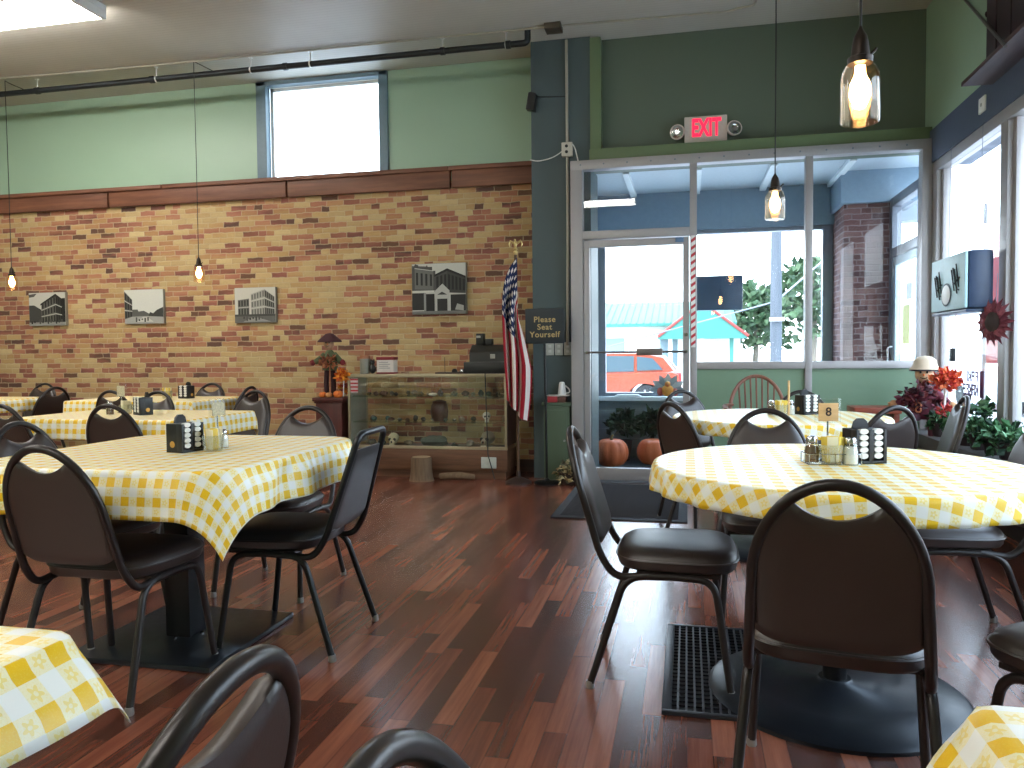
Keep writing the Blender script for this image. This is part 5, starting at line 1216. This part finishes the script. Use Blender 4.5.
# ------------------------------------------------------------------ outdoors
GZ = -.35
g = MB(); g.box((-70, 8.75, GZ-.2), (90, 120, GZ)); g.box((2.3, -40, GZ-.2), (90, 8.75, GZ)); struct(g.build('ground', M('pale_asphalt', rgb(190, 190, 190), .8, var=.1, scale=3)))
g = MB(); g.box((-30, 8.75, GZ), (30, 11.0, GZ+.14)); g.box((2.3, -20, GZ), (4.6, 8.75, GZ+.14)); struct(g.build('floor_sidewalk', M('pale_concrete', rgb(206, 204, 200), .8)))
# car
t = thing('parked_car', 'orange-red hatchback parked across the street, seen through the glass door', 'car', (-2.30, 21.0, GZ)); cm = M('car_orange_red', rgb(150, 62, 40), .28, .1, coat=.6)
def loft(secs, mat, name, par, ang=40):
    g = MB(); rings = []
    for y, prof in secs: rings.append([g.pt((p[0], y, p[1])) for p in prof])
    n = len(rings[0])
    for A, B in zip(rings, rings[1:]):
        for k in range(n): g.face((A[k], A[(k+1) % n], B[(k+1) % n], B[k]))
    g.face(rings[0][::-1]); g.face(rings[-1]); return g.build(name, mat, par, angle=ang)
body = [(-2.1, .34), (-2.12, .62), (-2.0, .80), (-1.1, .93), (2.0, .98), (2.14, .92), (2.16, .55), (2.08, .32), (1.72, .30), (1.66, .50), (1.5, .64), (1.28, .68), (1.06, .64), (.90, .50), (.84, .28), (-.86, .28), (-.92, .50), (-1.08, .64), (-1.3, .68), (-1.52, .64), (-1.68, .50), (-1.74, .30)]
def sh(p, dx, dz): return [(x*(1-dx), .6+(z-.6)*(1-dz)) for x, z in p]
loft([(-.86, sh(body, .03, .10)), (-.80, body), (.80, body), (.86, sh(body, .03, .10))], cm, 'body', t)
cab = [(-1.15, .90), (-.45, 1.40), (-.1, 1.48), (1.2, 1.47), (1.75, 1.36), (2.06, .94)]
loft([(-.74, [(x*.97, z if z < 1 else z-.04) for x, z in cab]), (-.62, cab), (.62, cab), (.74, [(x*.97, z if z < 1 else z-.04) for x, z in cab])], cm, 'cabin', t)
gm_ = M('car_glass', rgb(60, 84, 96), .08, .0, .8); g = MB()
for poly in ([(-.92, .96), (-.42, 1.34), (-.02, 1.38), (-.02, .96)], [(.06, .96), (.06, 1.38), (.98, 1.37), (.98, .98)], [(1.06, .99), (1.06, 1.36), (1.46, 1.31), (1.72, 1.02)]): g.prism([(x*.985, z) for x, z in poly], -.775, -.70, 'y')
g.build('side_windows', gm_, t)
g = MB(); g.xf = Matrix.Identity(4); g.grid(lambda a, b: (1.80+.245*(1-b)+.012, -.52+1.04*a, 1.0+.34*b), 4, 4); g.build('rear_window', gm_, t)
for x in (-1.3, 1.28):
    for y in (-.74, .74):
        g = MB(); g.xf = Matrix.Translation((x, y, .325)) @ Matrix.Rotation(R(90), 4, 'X'); g.lathe([(.20, -.10), (.30, -.10), (.325, -.07), (.325, .07), (.30, .10), (.20, .10)], 28); wh = g.build('wheel', MAT['blackmat'], t)
        g = MB(); g.xf = Matrix.Translation((x, y, .325)) @ Matrix.Rotation(R(90), 4, 'X'); g.lathe([(.20, -.09), (.20, .09), (.0, .07)], 24)
        for k in range(7): a = 2*PI*k/7; g.tube([(0, 0, .088), (.19*cos(a), .19*sin(a), .098)], .026, 6)
        g.build('hubcap', MAT['alu'], wh)
g = MB(); g.box((1.93, -.84, .72), (2.165, -.60, .94), .03); g.box((1.93, .60, .72), (2.165, .84, .94), .03); g.build('tail_light', M('tail_red', rgb(160, 30, 34), .25), t)
g = MB(); g.box((1.86, -.84, .36), (2.22, .84, .58), .06); g.build('bumper', cm, t); g = MB(); g.box((2.15, -.25, .66), (2.175, .25, .78), .004); g.build('number_plate', MAT['white'], t); MB().tube([(-.2, -.8, .84), (.05, -.8, .84)], .015, 6).build('door_handle', MAT['chrome'], t)
# buildings
teal = M('teal_metal_roof', rgb(46, 112, 102), .5, .0, var=.06); pw = M('white_building_paint', rgb(226, 226, 218), .7)
t = thing('white_building', 'long white building with a teal metal roof across the street behind the car', 'building', (-6.5, 36, GZ))
MB().box((-9, 0, 0), (8.3, 8, 2.75)).build('wall', pw, t)
g = MB(); g.prism([(-.7, 2.6), (-.7, 2.72), (4.0, 3.95), (8.7, 2.7), (8.7, 2.6)], -9.3, 8.6, 'x'); r = g.build('roof', teal, t)
g = MB()
for k in range(60): x = -9.2+k*.30; g.tube([(x, -.7, 2.74), (x, 4.0, 3.97)], .03, 5)
g.build('standing_seams', teal, r)
for x in (-6, -3, 0, 3, 6): MB().box((x-.7, -.04, .8), (x+.7, .02, 2.1)).build('window', M('far_window', rgb(120, 140, 150), .2), t)
t = thing('gabled_building', 'small gabled building with a teal roof edged in red, right of the door frame', 'building', (1.2, 34, GZ))
MB().box((-1.6, 0.6, 0), (1.0, 6, 2.0)).build('wall', pw, t)
g = MB(); g.prism([(-2.4, 2.0), (-2.4, 2.15), (-.6, 3.5), (1.2, 2.15), (1.2, 2.0)], -.6, 6.3, 'y'); g.build('roof', teal, t)
g = MB(); g.tube([(-2.4, -.62, 2.1), (-.6, -.62, 3.5), (1.25, -.62, 2.08)], .07, 6); g.build('red_roof_edge', M('edge_red', rgb(140, 50, 44), .5), t)
for x in (-1.9, -.6, .6): MB().box((x-.08, -.3, 0), (x+.08, -.14, 2.0)).build('porch_post', teal if x == .6 else pw, t)
t = thing('utility_pole', 'weathered wooden utility pole outside the entry window', 'pole', (2.16, 20.5, GZ)); MB().tube([(0, 0, 0), (0, 0, 4.4), (.03, 0, 9.0)], [.15, .13, .10], 12).build('mast', m_wood('grey_pole', rgb(72, 78, 86), rgb(90, 96, 104), .8, 'z', .3), t)
MB().tube([(0, 0, 2.7), (4.2, .4, 6.4)], .025, 6).build('guy_wire', MAT['alud'], t); MB().tube([(0, 0, 2.7), (-9.5, 2.0, .30)], .02, 6).build('guy_wire', MAT['alud'], t); MB().box((-.18, -.22, 2.2), (.18, -.17, 2.3)).build('pole_band', MAT['alu'], t)
tl = [rgb(64, 92, 62), rgb(80, 106, 74), rgb(54, 76, 56), rgb(98, 118, 88)]
for k, (x, y, h, r, lab) in enumerate(((3.2, 40, 5.2, 1.5, 'pale green tree beyond the street, left of the pole'), (5.6, 38, 6.4, 1.7, 'taller pale green tree beyond the street, right of the pole'), (8.0, 42, 6.2, 1.8, 'pale tree seen through the narrow pane right of the mullion'), (1.6, 48, 4.4, 1.4, 'small tree far behind the gabled building'))):
    t = thing('street_tree', lab, 'tree', (x, y, GZ), 0, 'trees across the street'); MB().tube([(0, 0, 0), (.1, 0, h*.35), (0, .1, h*.8)], [.16, .12, .04], 8).build('trunk', M('grey_trunk', rgb(120, 112, 100), .8), t)
    g = MB(); leaf_cluster(g, (0, 0, h*.62), r, 500, tl, .5, 60+k); leaf_cluster(g, (.3*r, 0, h*.42), r*.8, 250, tl, .45, 70+k); g.build('crown', MAT['vc'], t, smooth=False)
# right side street
t = thing('street_facade', 'pale building across the side street seen through the right window', 'building', (15, 26, GZ)); MB().box((0, -34, 0), (6, 10, 3.2)).build('wall', pw, t)
for y in (-28, -22, -16, -10, -4, 2): g = MB(); g.box((-.05, y-1.3, .6), (.02, y+1.3, 2.3)); g.build('window', M('far_window'), t)
MB().box((-.25, -34, 0), (0, 10, .9)).build('brick_base', M('pinkish_brick', rgb(196, 140, 126), .8), t); MB().box((-1.2, -34, 3.2), (6.1, 10, 3.5)).build('canopy', M('canopy_grey', rgb(190, 196, 204), .6), t)
t = thing('white_van', 'pale van body parked beyond the right window, low behind the plants', 'van', (7.8, 20.5, GZ), R(90)); vm = M('van_white', rgb(216, 222, 228), .35)
vb_ = [(-2.6, .35), (-2.65, .8), (-2.3, 1.05), (-1.7, 1.12), (2.6, 1.12), (2.65, .9), (2.65, .35)]
loft([(-.95, sh(vb_, .02, .06)), (-.88, vb_), (.88, vb_), (.95, sh(vb_, .02, .06))], vm, 'body', t)
vc2 = [(-1.75, 1.10), (-1.1, 1.72), (2.45, 1.76), (2.58, 1.10)]
loft([(-.84, vc2), (.84, vc2)], vm, 'cabin', t)
for x in (-1.6, 1.7):
    for y in (-.85, .85): g = MB(); g.xf = Matrix.Translation((x, y, .33)) @ Matrix.Rotation(R(90), 4, 'X'); g.lathe([(.16, -.10), (.30, -.10), (.33, -.07), (.33, .07), (.30, .10), (.16, .10)], 24); g.build('wheel', MAT['blackmat'], t)
t = thing('street_banner', 'red and white fabric banner hanging outside the right window behind the boxed sign', 'banner', (2.75, 8.05, 0))
g = MB(); g.grid(lambda a, b: (.03*sin(a*9), -.16+.32*a, 1.0+1.25*b), 16, 10); bn = g.build('banner_cloth', M('banner_red', rgb(214, 96, 92), .7), t); m = bn.modifiers.new('thickness', 'SOLIDIFY'); m.thickness = .004
MB().tube([(0, .18, GZ+.14), (0, .18, 2.5)], .02, 8).build('banner_pole', MAT['alu'], t)
# ------------------------------------------------------------------ light
wd_ = bpy.data.worlds.new('daylight'); SC.world = wd_; wd_.use_nodes = True
nt = wd_.node_tree; nt.nodes.clear()
out = nt.nodes.new('ShaderNodeOutputWorld'); bg = nt.nodes.new('ShaderNodeBackground'); tc = nt.nodes.new('ShaderNodeTexCoord'); sp = nt.nodes.new('ShaderNodeSeparateXYZ'); cr = nt.nodes.new('ShaderNodeValToRGB')
nt.links.new(tc.outputs['Generated'], sp.inputs[0]); nt.links.new(sp.outputs[2], cr.inputs[0])
cr.color_ramp.elements[0].position = 0.0; cr.color_ramp.elements[0].color = (.80, .92, 1, 1)
cr.color_ramp.elements[1].position = .6; cr.color_ramp.elements[1].color = (.56, .76, 1, 1)
nt.links.new(cr.outputs[0], bg.inputs[0]); bg.inputs[1].default_value = 6.8; nt.links.new(bg.outputs[0], out.inputs[0])
sd = bpy.data.lights.new('sun', 'SUN'); sd.energy = 3.0; sd.angle = R(3); sd.color = (1, .96, .9)
so = bpy.data.objects.new('sun', sd); COL.objects.link(so); so.rotation_euler = (R(42), 0, R(-25))
SC.view_settings.view_transform = 'Standard'; SC.view_settings.look = 'None'; SC.view_settings.gamma = 1; SC.view_settings.use_curve_mapping = False
SC.view_settings.exposure = 0.38
SC.cycles.use_denoising = True
SC.cycles.max_bounces = 10; SC.cycles.transparent_max_bounces = 24; SC.cycles.sample_clamp_indirect = 6
